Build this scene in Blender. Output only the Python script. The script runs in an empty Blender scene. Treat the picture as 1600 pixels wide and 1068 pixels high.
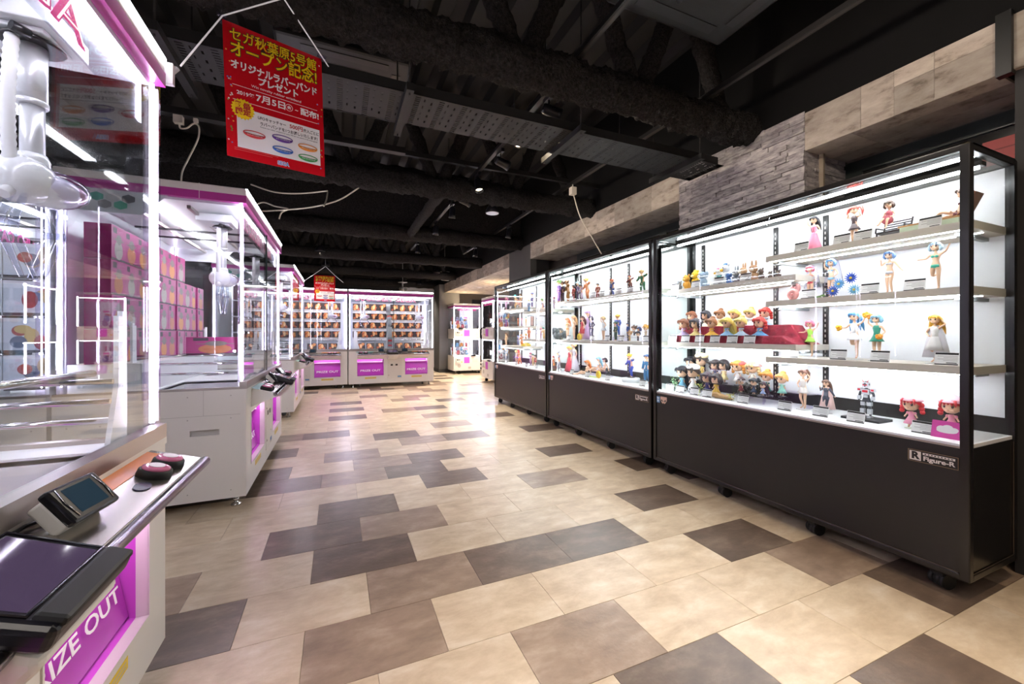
import bpy, bmesh, math, random
from mathutils import Vector, Matrix, noise
random.seed(7)
SC = bpy.context.scene
COL = SC.collection
PI = math.pi
R = math.radians

# ---------------------------------------------------------------- camera, world, exposure
EYE = 1.1
FPX = 632.0
YAW = math.atan2(272.0, FPX)
cam = bpy.data.cameras.new('camera')
cam.sensor_width = 36.0
cam.lens = FPX / 1600 * 36.0
cam.shift_y = -11.5 / 1600
cam.clip_start = 0.02
camo = bpy.data.objects.new('camera', cam)
COL.objects.link(camo)
camo.location = (0, 0, EYE)
camo.rotation_euler = (PI / 2, 0, -YAW)
SC.camera = camo

w = bpy.data.worlds.new('world')
SC.world = w
w.use_nodes = True
w.node_tree.nodes['Background'].inputs[0].default_value = (0.9, 0.93, 1, 1)
w.node_tree.nodes['Background'].inputs[1].default_value = 0.02
SC.view_settings.view_transform = 'Standard'
SC.view_settings.look = 'None'
SC.view_settings.gamma = 1
SC.view_settings.use_curve_mapping = False
SC.view_settings.exposure = 1.35
SC.cycles.use_denoising = True
SC.cycles.max_bounces = 6
SC.cycles.diffuse_bounces = 3
SC.cycles.glossy_bounces = 2
SC.cycles.transmission_bounces = 2
SC.cycles.transparent_max_bounces = 20
SC.cycles.sample_clamp_indirect = 4.0
SC.cycles.adaptive_threshold = .02

SPW = 44.     # track spots and downlights, watts
WASHW = 12.   # extra spots added to wash the clad beam
FILLW = 16.     # diffuser strength of the added, unseen fill lamps

# ---------------------------------------------------------------- helpers
CY, SY = math.cos(YAW), math.sin(YAW)
def ypx(px, X):
    """along-aisle position of something standing at distance X to the right, seen in column px"""
    t = (px - 800) / FPX
    return X * (-t * SY + CY) / (t * CY + SY)
def xpx(px, Y):
    t = (px - 800) / FPX
    return Y * (t * CY + SY) / (-t * SY + CY)
def zc(X, Y):
    return X * SY + Y * CY
def lin(h):
    h = h.lstrip('#')
    c = [int(h[i:i + 2], 16) / 255 for i in (0, 2, 4)]
    return tuple(x / 12.92 if x <= .04045 else ((x + .055) / 1.055) ** 2.4 for x in c) + (1,)

MATS = {}
def mat(name, col='#888888', rough=.5, metal=0., emit=0., ecol=None, spec=.5, coat=0., bump=0., bscale=60., var=0., vscale=8.):
    if name in MATS:
        return MATS[name]
    m = bpy.data.materials.new(name)
    m.use_nodes = True
    nt = m.node_tree
    b = nt.nodes['Principled BSDF']
    c = lin(col)
    b.inputs['Base Color'].default_value = c
    b.inputs['Roughness'].default_value = rough
    b.inputs['Metallic'].default_value = metal
    b.inputs['Specular IOR Level'].default_value = spec
    b.inputs['Coat Weight'].default_value = coat
    b.inputs['Coat Roughness'].default_value = .05
    if emit:
        b.inputs['Emission Color'].default_value = lin(ecol) if ecol else c
        b.inputs['Emission Strength'].default_value = emit
    if bump or var:
        tc = nt.nodes.new('ShaderNodeTexCoord')
    if bump:
        n = nt.nodes.new('ShaderNodeTexNoise')
        n.inputs['Scale'].default_value = bscale
        n.inputs['Detail'].default_value = 6
        nt.links.new(tc.outputs['Object'], n.inputs['Vector'])
        bp = nt.nodes.new('ShaderNodeBump')
        bp.inputs['Strength'].default_value = bump
        bp.inputs['Distance'].default_value = .02
        nt.links.new(n.outputs['Fac'], bp.inputs['Height'])
        nt.links.new(bp.outputs['Normal'], b.inputs['Normal'])
    if var:
        n2 = nt.nodes.new('ShaderNodeTexNoise')
        n2.inputs['Scale'].default_value = vscale
        n2.inputs['Detail'].default_value = 8
        nt.links.new(tc.outputs['Object'], n2.inputs['Vector'])
        mp = nt.nodes.new('ShaderNodeMapRange')
        mp.inputs['From Min'].default_value = .3
        mp.inputs['From Max'].default_value = .7
        mp.inputs['To Min'].default_value = 1 - var
        mp.inputs['To Max'].default_value = 1 + var
        nt.links.new(n2.outputs['Fac'], mp.inputs['Value'])
        hs = nt.nodes.new('ShaderNodeHueSaturation')
        hs.inputs['Color'].default_value = c
        nt.links.new(mp.outputs['Result'], hs.inputs['Value'])
        nt.links.new(hs.outputs['Color'], b.inputs['Base Color'])
    MATS[name] = m
    return m
def glass(name, tint='#ffffff', refl=1.45, rough=0.0, mul=1.):
    if name in MATS:
        return MATS[name]
    m = bpy.data.materials.new(name)
    m.use_nodes = True
    nt = m.node_tree
    nt.nodes.clear()
    o = nt.nodes.new('ShaderNodeOutputMaterial')
    mx = nt.nodes.new('ShaderNodeMixShader')
    tr = nt.nodes.new('ShaderNodeBsdfTransparent')
    gl = nt.nodes.new('ShaderNodeBsdfGlossy')
    # Schlick reflectance, the same from both sides of a thin pane
    geo = nt.nodes.new('ShaderNodeNewGeometry')
    dt = nt.nodes.new('ShaderNodeVectorMath'); dt.operation = 'DOT_PRODUCT'
    nt.links.new(geo.outputs['Incoming'], dt.inputs[0]); nt.links.new(geo.outputs['Normal'], dt.inputs[1])
    def mth(op, a, b_=None):
        n = nt.nodes.new('ShaderNodeMath'); n.operation = op
        for i, q in enumerate((a, b_)):
            if q is None: continue
            if isinstance(q, (int, float)): n.inputs[i].default_value = q
            else: nt.links.new(q, n.inputs[i])
        return n.outputs[0]
    f0 = ((refl - 1) / (refl + 1)) ** 2
    k5 = mth('POWER', mth('SUBTRACT', 1, mth('ABSOLUTE', dt.outputs['Value'])), 5)
    frs = mth('ADD', mth('MULTIPLY', k5, 1 - f0), f0)
    tr.inputs['Color'].default_value = lin(tint)
    gl.inputs['Roughness'].default_value = rough
    gl.inputs['Color'].default_value = (mul, mul, mul, 1)
    nt.links.new(frs, mx.inputs[0])
    nt.links.new(tr.outputs[0], mx.inputs[1])
    nt.links.new(gl.outputs[0], mx.inputs[2])
    nt.links.new(mx.outputs[0], o.inputs[0])
    MATS[name] = m
    return m
def paint(hexcol, rough=.45):
    return mat('paint_' + hexcol.lstrip('#') + ('' if rough == .45 else '_%d' % int(rough * 100)), hexcol, rough)

class MB:
    def __init__(s):
        s.v, s.f, s.m, s.sm = [], [], [], []
    def add(s, vs, fs, mi=0, smooth=False):
        o = len(s.v)
        s.v += [tuple(p) for p in vs]
        for q in fs:
            s.f.append([o + i for i in q]); s.m.append(mi); s.sm.append(smooth)
        return s
    def box(s, a, b, mi=0):
        x0, y0, z0 = [min(p, q) for p, q in zip(a, b)]
        x1, y1, z1 = [max(p, q) for p, q in zip(a, b)]
        return s.add([(x0, y0, z0), (x1, y0, z0), (x1, y1, z0), (x0, y1, z0), (x0, y0, z1), (x1, y0, z1), (x1, y1, z1), (x0, y1, z1)],
                     [(0, 3, 2, 1), (4, 5, 6, 7), (0, 1, 5, 4), (1, 2, 6, 5), (2, 3, 7, 6), (3, 0, 4, 7)], mi)
    def quad(s, pts, mi=0):
        return s.add(pts, [tuple(range(len(pts)))], mi)
    def prism(s, poly, ax, a0, a1, mi=0):
        n = len(poly)
        def P(p, a):
            return {'x': (a, p[0], p[1]), 'y': (p[0], a, p[1]), 'z': (p[0], p[1], a)}[ax]
        return s.add([P(p, a0) for p in poly] + [P(p, a1) for p in poly],
                     [tuple(range(n)), tuple(range(2 * n - 1, n - 1, -1))] + [(i, n + i, n + (i + 1) % n, (i + 1) % n) for i in range(n)], mi)
    def tube(s, pts, r, n=8, mi=0, cap=True, closed=False):
        pts = [Vector(p) for p in pts]
        N = len(pts)
        rs = r if isinstance(r, (list, tuple)) else [r] * N
        vs, fs = [], []
        up = None
        for i, p in enumerate(pts):
            if closed:
                d = (pts[(i + 1) % N] - pts[i - 1])
            else:
                d = (pts[min(i + 1, N - 1)] - pts[max(i - 1, 0)])
            d = d.normalized() if d.length > 1e-9 else Vector((0, 0, 1))
            if up is None:
                up = d.orthogonal().normalized()
            up = (up - d * up.dot(d))
            up = up.normalized() if up.length > 1e-6 else d.orthogonal().normalized()
            q = d.cross(up)
            for k in range(n):
                a = 2 * PI * k / n
                vs.append(p + (up * math.cos(a) + q * math.sin(a)) * rs[i])
        for i in range(N - (0 if closed else 1)):
            j = (i + 1) % N
            for k in range(n):
                fs.append((i * n + k, i * n + (k + 1) % n, j * n + (k + 1) % n, j * n + k))
        s.add(vs, fs, mi, True)
        if cap and not closed:
            o = len(s.v) - len(vs)
            s.f.append([o + k for k in range(n - 1, -1, -1)]); s.m.append(mi); s.sm.append(False)
            s.f.append([o + (N - 1) * n + k for k in range(n)]); s.m.append(mi); s.sm.append(False)
        return s
    def cyl(s, p0, p1, r, n=16, mi=0):
        return s.tube([p0, p1], r, n, mi)
    def lathe(s, prof, n=20, c=(0, 0, 0), mi=0, sx=1, sy=1, wav=0, wn=6):
        vs, fs = [], []
        L = len(prof)
        for i, (r, z) in enumerate(prof):
            for k in range(n):
                a = 2 * PI * k / n
                rr = r * (1 + wav * (i / max(1, L - 1)) * math.sin(wn * a)) if wav else r
                vs.append((c[0] + rr * math.cos(a) * sx, c[1] + rr * math.sin(a) * sy, c[2] + z))
        for i in range(L - 1):
            for k in range(n):
                fs.append((i * n + k, i * n + (k + 1) % n, (i + 1) * n + (k + 1) % n, (i + 1) * n + k))
        s.add(vs, fs, mi, True)
        o = len(s.v) - len(vs)
        for q in ([o + k for k in range(n - 1, -1, -1)], [o + (L - 1) * n + k for k in range(n)]):
            s.f.append(q); s.m.append(mi); s.sm.append(False)
        return s
    def ell(s, c, r, nu=12, nv=8, mi=0, rot=None):
        if not isinstance(r, (list, tuple)):
            r = (r, r, r)
        vs, fs = [], []
        M = rot.to_3x3() if rot else None
        for j in range(nv + 1):
            t = PI * j / nv
            for k in range(nu):
                a = 2 * PI * k / nu
                p = Vector((r[0] * math.sin(t) * math.cos(a), r[1] * math.sin(t) * math.sin(a), -r[2] * math.cos(t)))
                if M:
                    p = M @ p
                vs.append((c[0] + p.x, c[1] + p.y, c[2] + p.z))
        for j in range(nv):
            for k in range(nu):
                fs.append((j * nu + k, j * nu + (k + 1) % nu, (j + 1) * nu + (k + 1) % nu, (j + 1) * nu + k))
        return s.add(vs, fs, mi, True)
    def disc(s, c, rx, rz, ax='y', n=14, mi=0):
        p = []
        for k in range(n):
            a = 2 * PI * k / n
            u, v = rx * math.cos(a), rz * math.sin(a)
            p.append({'y': (c[0] + u, c[1], c[2] + v), 'x': (c[0], c[1] + u, c[2] + v), 'z': (c[0] + u, c[1] + v, c[2])}[ax])
        return s.quad(p, mi)
    def holed(s, x0, x1, z0, z1, holes, y0, y1, mi=0, ax='y'):
        """slab across y0..y1 spanning x0..x1, z0..z1 with rectangular holes (hx0,hx1,hz0,hz1)"""
        xs = sorted(set([x0, x1] + [h[0] for h in holes] + [h[1] for h in holes]))
        zs = sorted(set([z0, z1] + [h[2] for h in holes] + [h[3] for h in holes]))
        for i in range(len(xs) - 1):
            for j in range(len(zs) - 1):
                cx, cz = (xs[i] + xs[i + 1]) / 2, (zs[j] + zs[j + 1]) / 2
                if any(h[0] < cx < h[1] and h[2] < cz < h[3] for h in holes):
                    continue
                if ax == 'y':
                    s.box((xs[i], y0, zs[j]), (xs[i + 1], y1, zs[j + 1]), mi)
                elif ax == 'x':
                    s.box((y0, xs[i], zs[j]), (y1, xs[i + 1], zs[j + 1]), mi)
                else:
                    s.box((xs[i], zs[j], y0), (xs[i + 1], zs[j + 1], y1), mi)
        return s
    def mesh(s, name, mats, bevel=0, seg=2):
        me = bpy.data.meshes.new(name)
        me.from_pydata(s.v, [], s.f)
        me.polygons.foreach_set('material_index', s.m)
        me.polygons.foreach_set('use_smooth', s.sm)
        for m in (mats if isinstance(mats, (list, tuple)) else [mats]):
            me.materials.append(m)
        if bevel:
            bm = bmesh.new(); bm.from_mesh(me)
            bmesh.ops.remove_doubles(bm, verts=bm.verts, dist=1e-5)
            es = [e for e in bm.edges if e.is_manifold and e.calc_face_angle(0) > .6]
            bmesh.ops.bevel(bm, geom=es, offset=bevel, segments=seg, affect='EDGES', profile=.5)
            bm.to_mesh(me); bm.free()
        me.update()
        return me
    def build(s, name, mats, parent=None, loc=(0, 0, 0), rz=0, bevel=0, seg=2):
        return obj(name, s.mesh(name, mats, bevel, seg), parent, loc, rz)
def obj(name, me, parent=None, loc=(0, 0, 0), rz=0, rot=None):
    o = bpy.data.objects.new(name, me)
    COL.objects.link(o)
    o.parent = parent
    o.location = loc
    o.rotation_euler = rot if rot else (0, 0, rz)
    return o
def tag(o, label=None, cat=None, group=None, kind=None):
    if label: o['label'] = label
    if cat: o['category'] = cat
    if group: o['group'] = group
    if kind: o['kind'] = kind
    return o
def thing(name, label, cat, loc=(0, 0, 0), rz=0, group=None):
    return tag(obj(name, None, None, loc, rz), label, cat, group)
def copy_tree(o, parent=None):
    c = o.copy()
    COL.objects.link(c)
    c.parent = parent
    for ch in o.children:
        copy_tree(ch, c)
    return c
def struct(o):
    return tag(o, kind='structure')
TXT = {}
def text(s, size, name, m, parent, loc, rot=(PI / 2, 0, 0), bold=0., align='CENTER', width=None, label=None, ext=.0004):
    key = (s, size, bold, align, width, ext)
    if key not in TXT:
        cu = bpy.data.curves.new('t', 'FONT')
        cu.body = s; cu.size = size; cu.align_x = align; cu.align_y = 'CENTER'; cu.offset = bold; cu.extrude = ext
        cu.resolution_u = 3
        ob = bpy.data.objects.new('t', cu)
        COL.objects.link(ob)
        dg = bpy.context.evaluated_depsgraph_get()
        me = bpy.data.meshes.new_from_object(ob.evaluated_get(dg))
        bpy.data.objects.remove(ob); bpy.data.curves.remove(cu)
        if width:
            xs = [v.co.x for v in me.vertices]
            k = width / (max(xs) - min(xs))
            for v in me.vertices:
                v.co.x *= k
        me.materials.clear()
        TXT[key] = me
    me = TXT[key]
    if not me.materials:
        me.materials.append(m)
    elif me.materials[0] != m:
        me = me.copy(); me.materials[0] = m
    o = obj(name, me, parent, loc, rot=rot)
    if label:
        o['label'] = label
    return o
ORD = ['first', 'second', 'third', 'fourth', 'fifth', 'sixth', 'seventh', 'eighth', 'ninth', 'tenth', 'eleventh', 'twelfth', 'thirteenth', 'fourteenth', 'fifteenth', 'sixteenth', 'seventeenth', 'eighteenth', 'nineteenth', 'twentieth']

# ---------------------------------------------------------------- shared materials
WHITE = mat('machine_white', '#e4e0da', .32)
WHITE2 = mat('inner_white', '#eef0f2', .4)
MAGENTA = mat('magenta_stripe', '#b53a96', .35)
ALU = mat('brushed_aluminium', '#b4aca6', .32, 1.)
CHROME = mat('chrome', '#d8d8dc', .12, 1.)
BLACKP = mat('black_plastic', '#15141a', .28)
RUBBER = mat('black_rubber', '#0c0c0c', .6)
GLASS = glass('clear_glass', '#fbfdfd', 1.45, 0.0, .8)
CGLASS = glass('case_glass', '#fbfdfc', 1.35, 0.0, .7)
ACRY = glass('clear_acrylic', '#f3f0fa', 1.5, .02)
LED = mat('led_white', '#ffffff', .4, emit=15., ecol='#f8f6ff')
LEDV = mat('led_violet_white', '#ffffff', .4, emit=19., ecol='#f4ecff')
LEDC = mat('case_led', '#ffffff', .4, emit=27., ecol='#f5f8ff')
FRAME = mat('case_frame_black', '#141110', .3)
PANEL = mat('case_panel_brown_black', '#141110', .42)
DARK = mat('painted_black', '#131212', .75, spec=.2)
# ---------------------------------------------------------------- floor
def tile_mat(name, cols, rough=.3):
    m = bpy.data.materials.new(name)
    m.use_nodes = True
    nt = m.node_tree
    b = nt.nodes['Principled BSDF']
    g = nt.nodes.new('ShaderNodeNewGeometry')
    oi = nt.nodes.new('ShaderNodeObjectInfo')
    sc = nt.nodes.new('ShaderNodeVectorMath'); sc.operation = 'MULTIPLY'
    sc.inputs[1].default_value = (6, 12, 1)
    nt.links.new(g.outputs['Position'], sc.inputs[0])
    n = nt.nodes.new('ShaderNodeTexNoise')
    n.noise_dimensions = '4D'
    n.inputs['Scale'].default_value = 1.; n.inputs['Detail'].default_value = 13; n.inputs['Roughness'].default_value = .64
    n.inputs['Distortion'].default_value = .25
    mu = nt.nodes.new('ShaderNodeMath'); mu.operation = 'MULTIPLY'; mu.inputs[1].default_value = 30
    nt.links.new(oi.outputs['Random'], mu.inputs[0])
    nt.links.new(mu.outputs[0], n.inputs['W'])
    nt.links.new(sc.outputs[0], n.inputs['Vector'])
    r = nt.nodes.new('ShaderNodeValToRGB')
    e = r.color_ramp.elements
    e[0].position = .28; e[0].color = lin(cols[0])
    e[1].position = .70; e[1].color = lin(cols[2])
    k = e.new(.52); k.color = lin(cols[1])
    nt.links.new(n.outputs['Fac'], r.inputs[0])
    hs = nt.nodes.new('ShaderNodeHueSaturation')
    mr = nt.nodes.new('ShaderNodeMapRange')
    mr.inputs['To Min'].default_value = .92; mr.inputs['To Max'].default_value = 1.06
    nt.links.new(oi.outputs['Random'], mr.inputs['Value'])
    nt.links.new(mr.outputs[0], hs.inputs['Value'])
    nt.links.new(r.outputs[0], hs.inputs['Color'])
    nt.links.new(hs.outputs[0], b.inputs['Base Color'])
    b.inputs['Roughness'].default_value = rough
    n2 = nt.nodes.new('ShaderNodeTexNoise')
    n2.inputs['Scale'].default_value = 45; n2.inputs['Detail'].default_value = 5
    nt.links.new(g.outputs['Position'], n2.inputs['Vector'])
    bp = nt.nodes.new('ShaderNodeBump'); bp.inputs['Strength'].default_value = .10; bp.inputs['Distance'].default_value = .01
    nt.links.new(n2.outputs['Fac'], bp.inputs['Height'])
    nt.links.new(bp.outputs[0], b.inputs['Normal'])
    return m
T_L = tile_mat('tile_beige', ('#b39c80', '#cfbb9f', '#e0d2bd'))
T_M = tile_mat('tile_taupe', ('#7d6a5b', '#98826f', '#b09c88'))
T_D = tile_mat('tile_dark_brown', ('#57483d', '#6d5c4f', '#877666'))
floor = struct(MB().box((-5, -4, -.1), (7, 15, -.004)).build('floor', mat('floor_joint', '#a08a6c', .7)))
DARKT = {(3, -2), (6, -1), (5, -1), (4, -1), (3, 1), (3, 2), (2, 3), (-1, 3), (0, 1), (4, 3), (7, 1), (8, 0), (9, 1), (8, -2), (8, -3), (9, -2), (9, -3), (11, -2), (13, -1), (12, 0), (11, 2), (16, -1), (18, -1), (20, -1), (17, 2), (19, 3), (25, 1), (26, 2), (14, 3), (11, 4), (21, 4), (8, 3), (6, 4), (0, 4), (-1, 6), (-3, 2), (5, 5), (28, 3), (30, 4)}
MEDT = {(4, -3), (5, 0), (3, 0), (2, -1), (1, 4), (1, 1), (9, 0), (8, -1), (10, -1), (13, -2), (11, 1), (15, 2), (13, 2), (20, 1), (22, 0), (21, 2), (23, 3), (24, -1), (17, 4), (6, 2), (17, 1), (0, 5), (24, 2), (27, 4), (29, 2)}
TL, TW, J = .466, .3045, .0007
def tile_mesh(m):
    x1, y1, c = TL - J, TW - J, .0008
    b = MB()
    b.add([(J, J, -.004), (x1, J, -.004), (x1, y1, -.004), (J, y1, -.004), (J, J, -c), (x1, J, -c), (x1, y1, -c), (J, y1, -c),
           (J + c, J + c, 0), (x1 - c, J + c, 0), (x1 - c, y1 - c, 0), (J + c, y1 - c, 0)],
          [(0, 1, 5, 4), (1, 2, 6, 5), (2, 3, 7, 6), (3, 0, 4, 7), (4, 5, 9, 8), (5, 6, 10, 9), (6, 7, 11, 10), (7, 4, 8, 11), (8, 9, 10, 11)])
    return b.mesh('floor_tile', m)
TM = [tile_mesh(m) for m in (T_L, T_M, T_D)]
cells = []
for k in range(-16, 45):
    o = .354 if k % 2 == 0 else .12
    for n in range(-11, 14):
        x, y = o + TL * n, .77 + TW * k
        if x < -4.9 or x > 6.5 or y < -4 or y > 14.6:
            continue
        cx, cy = x + TL / 2, y + TW / 2
        z = zc(cx, cy)
        px = 800 + FPX * (cx * CY - cy * SY) / z if z > .3 else 9e9
        vis = z > .9 and -100 < px < 1700 and -.7 < cx < 3.2
        if (k, n) in DARKT: c = 2
        elif (k, n) in MEDT: c = 1
        elif vis and k < 25: c = 0
        else: c = random.choices((0, 1, 2), (.76, .14, .1))[0]
        cells.append((0 if vis else 1, z, x, y, c))
cells.sort()
rest = MB()
for i, (a, z, x, y, c) in enumerate(cells):
    if i < 300:
        obj('floor_tile', TM[c], floor, (x, y, 0))
    else:
        me = TM[c]
        rest.add([(v.co.x + x, v.co.y + y, v.co.z) for v in me.vertices], [tuple(p.vertices) for p in me.polygons], c)
tag(rest.build('floor_tiles_beyond', [T_L, T_M, T_D], floor), kind='stuff')

# ---------------------------------------------------------------- walls, ceiling
WX = 2.85                                   # plane of the boxed-in beam and pillars along the right
WALLD = mat('wall_black', '#141313', .8, spec=.15)
GREY = mat('pillar_grey', '#55524f', .7, bump=.08, bscale=90, var=.06, vscale=3)
GREYD = mat('pillar_dark_grey', '#2c2a28', .7)
struct(MB().box((-5, 13.2, 0), (7, 13.35, 4.2)).build('wall_back', mat('wall_back_charcoal', '#211f1f', .8)))
struct(MB().box((-5.1, -4, 0), (-5, 13.3, 4.2)).build('wall_left', WALLD))
struct(MB().box((-5, -4.1, 0), (7, -4, 4.2)).build('wall_front', mat('wall_rear_grey', '#6a6866', .8)))
struct(MB().box((WX, -4, 2.56), (WX + .12, 13.2, 4.2)).build('wall_right_upper', WALLD))
struct(MB().box((6.4, -4, 0), (6.5, 13.2, 4.2)).build('wall_right', mat('wall_right_dark', '#4b4640', .8)))
# ribbed steel deck
pts = []
x = -5.
while x < 3.2:
    pts += [(x, 3.62), (x + .10, 3.62), (x + .13, 3.70), (x + .23, 3.70)]
    x += .26
deck = MB()
n = len(pts)
deck.add([(p[0], -4, p[1]) for p in pts] + [(p[0], 13.3, p[1]) for p in pts], [(i, i + 1, n + i + 1, n + i) for i in range(n - 1)])
deck.box((-5, -4, 3.72), (7, 13.3, 3.8))
struct(deck.build('ceiling', mat('deck_paint', '#211e1d', .75)))

# boxed-in beam of stone-look panels
def travertine(name, c0, c1, c2, scale=(2, 2, 14)):
    m = bpy.data.materials.new(name)
    m.use_nodes = True
    nt = m.node_tree
    b = nt.nodes['Principled BSDF']
    g = nt.nodes.new('ShaderNodeNewGeometry')
    oi = nt.nodes.new('ShaderNodeObjectInfo')
    sc = nt.nodes.new('ShaderNodeVectorMath'); sc.operation = 'MULTIPLY'; sc.inputs[1].default_value = scale
    nt.links.new(g.outputs['Position'], sc.inputs[0])
    n = nt.nodes.new('ShaderNodeTexNoise'); n.noise_dimensions = '4D'
    n.inputs['Scale'].default_value = 1.5; n.inputs['Detail'].default_value = 10; n.inputs['Roughness'].default_value = .65
    mu = nt.nodes.new('ShaderNodeMath'); mu.operation = 'MULTIPLY'; mu.inputs[1].default_value = 40
    nt.links.new(oi.outputs['Random'], mu.inputs[0]); nt.links.new(mu.outputs[0], n.inputs['W'])
    nt.links.new(sc.outputs[0], n.inputs['Vector'])
    r = nt.nodes.new('ShaderNodeValToRGB')
    e = r.color_ramp.elements
    e[0].position = .33; e[0].color = lin(c0); e[1].position = .68; e[1].color = lin(c2)
    k = e.new(.46); k.color = lin(c1)
    nt.links.new(n.outputs['Fac'], r.inputs[0])
    hs = nt.nodes.new('ShaderNodeHueSaturation')
    mr = nt.nodes.new('ShaderNodeMapRange'); mr.inputs['To Min'].default_value = .66; mr.inputs['To Max'].default_value = 1.14
    nt.links.new(oi.outputs['Random'], mr.inputs['Value']); nt.links.new(mr.outputs[0], hs.inputs['Value'])
    nt.links.new(r.outputs[0], hs.inputs['Color']); nt.links.new(hs.outputs[0], b.inputs['Base Color'])
    b.inputs['Roughness'].default_value = .75
    bp = nt.nodes.new('ShaderNodeBump'); bp.inputs['Strength'].default_value = .35; bp.inputs['Distance'].default_value = .004
    nt.links.new(n.outputs['Fac'], bp.inputs['Height']); nt.links.new(bp.outputs[0], b.inputs['Normal'])
    return m
TRAV = travertine('stone_look_panel', '#7d6f62', '#b3a596', '#cbbfb0', (5, 5, 12))
LEDGE = travertine('ledger_stone', '#5c5556', '#9c9494', '#cdc5bf', (9, 9, 30))
ZB, ZT = 2.32, 2.57
def beam(name, y0, y1, xback, cuts):
    core = struct(MB().box((WX + .012, y0, ZB + .012), (xback, y1, ZT)).build(name, mat('beam_core', '#4a4038', .8)))
    ys = [y0] + cuts + [y1]
    for a, b in zip(ys[:-1], ys[1:]):
        zs = random.choice(([ZB, ZT], [ZB, ZB + .13, ZT], [ZB, ZB + .05, ZT], [ZB, ZB + .16, ZT]))
        for c, d in zip(zs[:-1], zs[1:]):
            t = random.uniform(0, .0015)
            MB().box((WX - t, a + .0008, c + .0006), (WX + .012, b - .0008, d - .0006)).build('facing_panel', TRAV, core)
    # soffit boards
    y = y0
    while y < y1 - .01:
        L = random.choice((.45, .6, .75, .9))
        e = min(y1, y + L)
        x = WX
        while x < xback - .01:
            wd = random.choice((.15, .2, .3))
            f = min(xback, x + wd)
            t = random.uniform(0, .001)
            MB().box((x + .0008, y + .0008, ZB - t), (f - .0008, e - .0008, ZB + .012)).build('soffit_panel', TRAV, core)
            x = f
        y = e
    return core
def cutlist(a, b):
    out = []; y = a + random.uniform(.25, .4)
    while y < b - .15:
        out.append(y); y += random.choice((.16, .26, .34, .42))
    return out
beam('trim_1', .84, 1.70, 3.35, [ypx(p, WX) for p in (1460, 1397, 1345)])
beam('trim_2', 2.77, 5.87, 3.35, cutlist(2.77, 5.87))
beam('trim_3', 6.75, 11.6, 5.2, cutlist(6.75, 11.6))
beam('trim_4', -3.9, .80, 3.35, cutlist(-3.9, .80))
# black cable duct at the near end of the beam
struct(MB().box((WX - .025, .795, ZB - .02), (WX + .02, .845, ZT + .02)).build('trim_5', mat('duct_black', '#0d0c0c', .4)))
# grey pillars
struct(MB().box((WX, 5.87, 0), (2.96, 6.75, 2.57)).build('trim_6', GREY))
struct(MB().box((2.97, 5.9, 0), (3.2, 6.75, ZB)).build('trim_7', GREYD))
struct(MB().box((2.70, 11.6, 0), (3.3, 12.3, 2.56)).box((2.685, 11.585, 0), (3.315, 12.31, .1), 1).build('trim_8', [GREY, GREYD]))
struct(MB().box((WX + .03, -.2, 0), (3.3, .80, ZB)).build('trim_9', GREYD))
# recess behind the display cases: window band, red notice, textured side wall
rec = MB().box((3.34, -4, 0), (3.4, 6.75, ZB + .01))
struct(rec.build('wall_recess', travertine('recess_wall', '#4d443c', '#6b6056', '#7c7166', (6, 3, 3))))
win = struct(MB().holed(-.2, 5.2, .9, 2.30, [(-.1, 1.6, 1.0, 2.22), (1.7, 3.4, 1.0, 2.22), (3.5, 5.1, 1.0, 2.22)], 3.30, 3.335, 0, 'x').build('window_1', mat('window_frame_dark', '#1c2320', .35)))
for a, b in ((-.1, 1.6), (1.7, 3.4), (3.5, 5.1)):
    MB().box((3.315, a, 1.0), (3.322, b, 2.22)).build('pane', mat('smoked_window', '#20201f', .1), win)
tag(MB().box((3.285, .45, 1.7), (3.295, 1.03, 2.16)).box((3.283, .48, 2.1), (3.285, 1.0, 2.108), 1).build('red_notice', [mat('notice_red', '#b8433f', .5), mat('notice_line', '#8c2a2a', .5)]),
    'red notice behind the near top corner of the nearest cabinet', 'notice')
# white lit wall beyond the far row
struct(MB().box((1.9, 13.1, 0), (6.4, 13.19, 2.6)).build('wall_far_white', mat('far_white', '#e8eaf0', .6)))
struct(MB().box((3.3, 12.28, 0), (6.4, 12.36, 2.56)).build('wall_far_right', mat('far_brown', '#6b5f50', .7)))
struct(MB().box((3.9, 12.2, 0), (6.4, 12.27, 2.2)).build('door_1', mat('far_dark', '#1b1918', .6)))

# stacked-stone pillar
pil = struct(MB().box((WX + .02, 1.72, 0), (3.30, 2.75, 2.60)).build('wall_pillar', mat('stone_bed', '#4c4644', .9)))
z = 1.78
while z < 2.575:
    hgt = random.choice((.024, .03, .036))
    for side in (0, 1):
        a, b = (1.70, 2.77) if side == 0 else (WX + .02, 3.30)
        y = a
        first = True
        while y < b - .005:
            L = random.choice((.1, .16, .22, .3)) * (1 if not first else random.uniform(.5, 1))
            first = False
            e = b if b - (y + L) < .06 else y + L
            t = random.uniform(0, .016)
            if side == 0:
                bb = ((WX - t, y + .0005, z + .0005), (WX + .025, e - .0005, z + hgt - .0005))
            else:
                bb = ((y + .0005, 1.705 - t * .6, z + .0005), (e - .0005, 1.725, z + hgt - .0005))
            MB().box(*bb).build('stone', LEDGE, pil)
            y = e
    z += hgt
struct(MB().box((3.0, 1.672, 1.7), (3.018, 1.70, 2.32)).build('trim_10', mat('conduit_tan', '#9a8b78', .5)))
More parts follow.
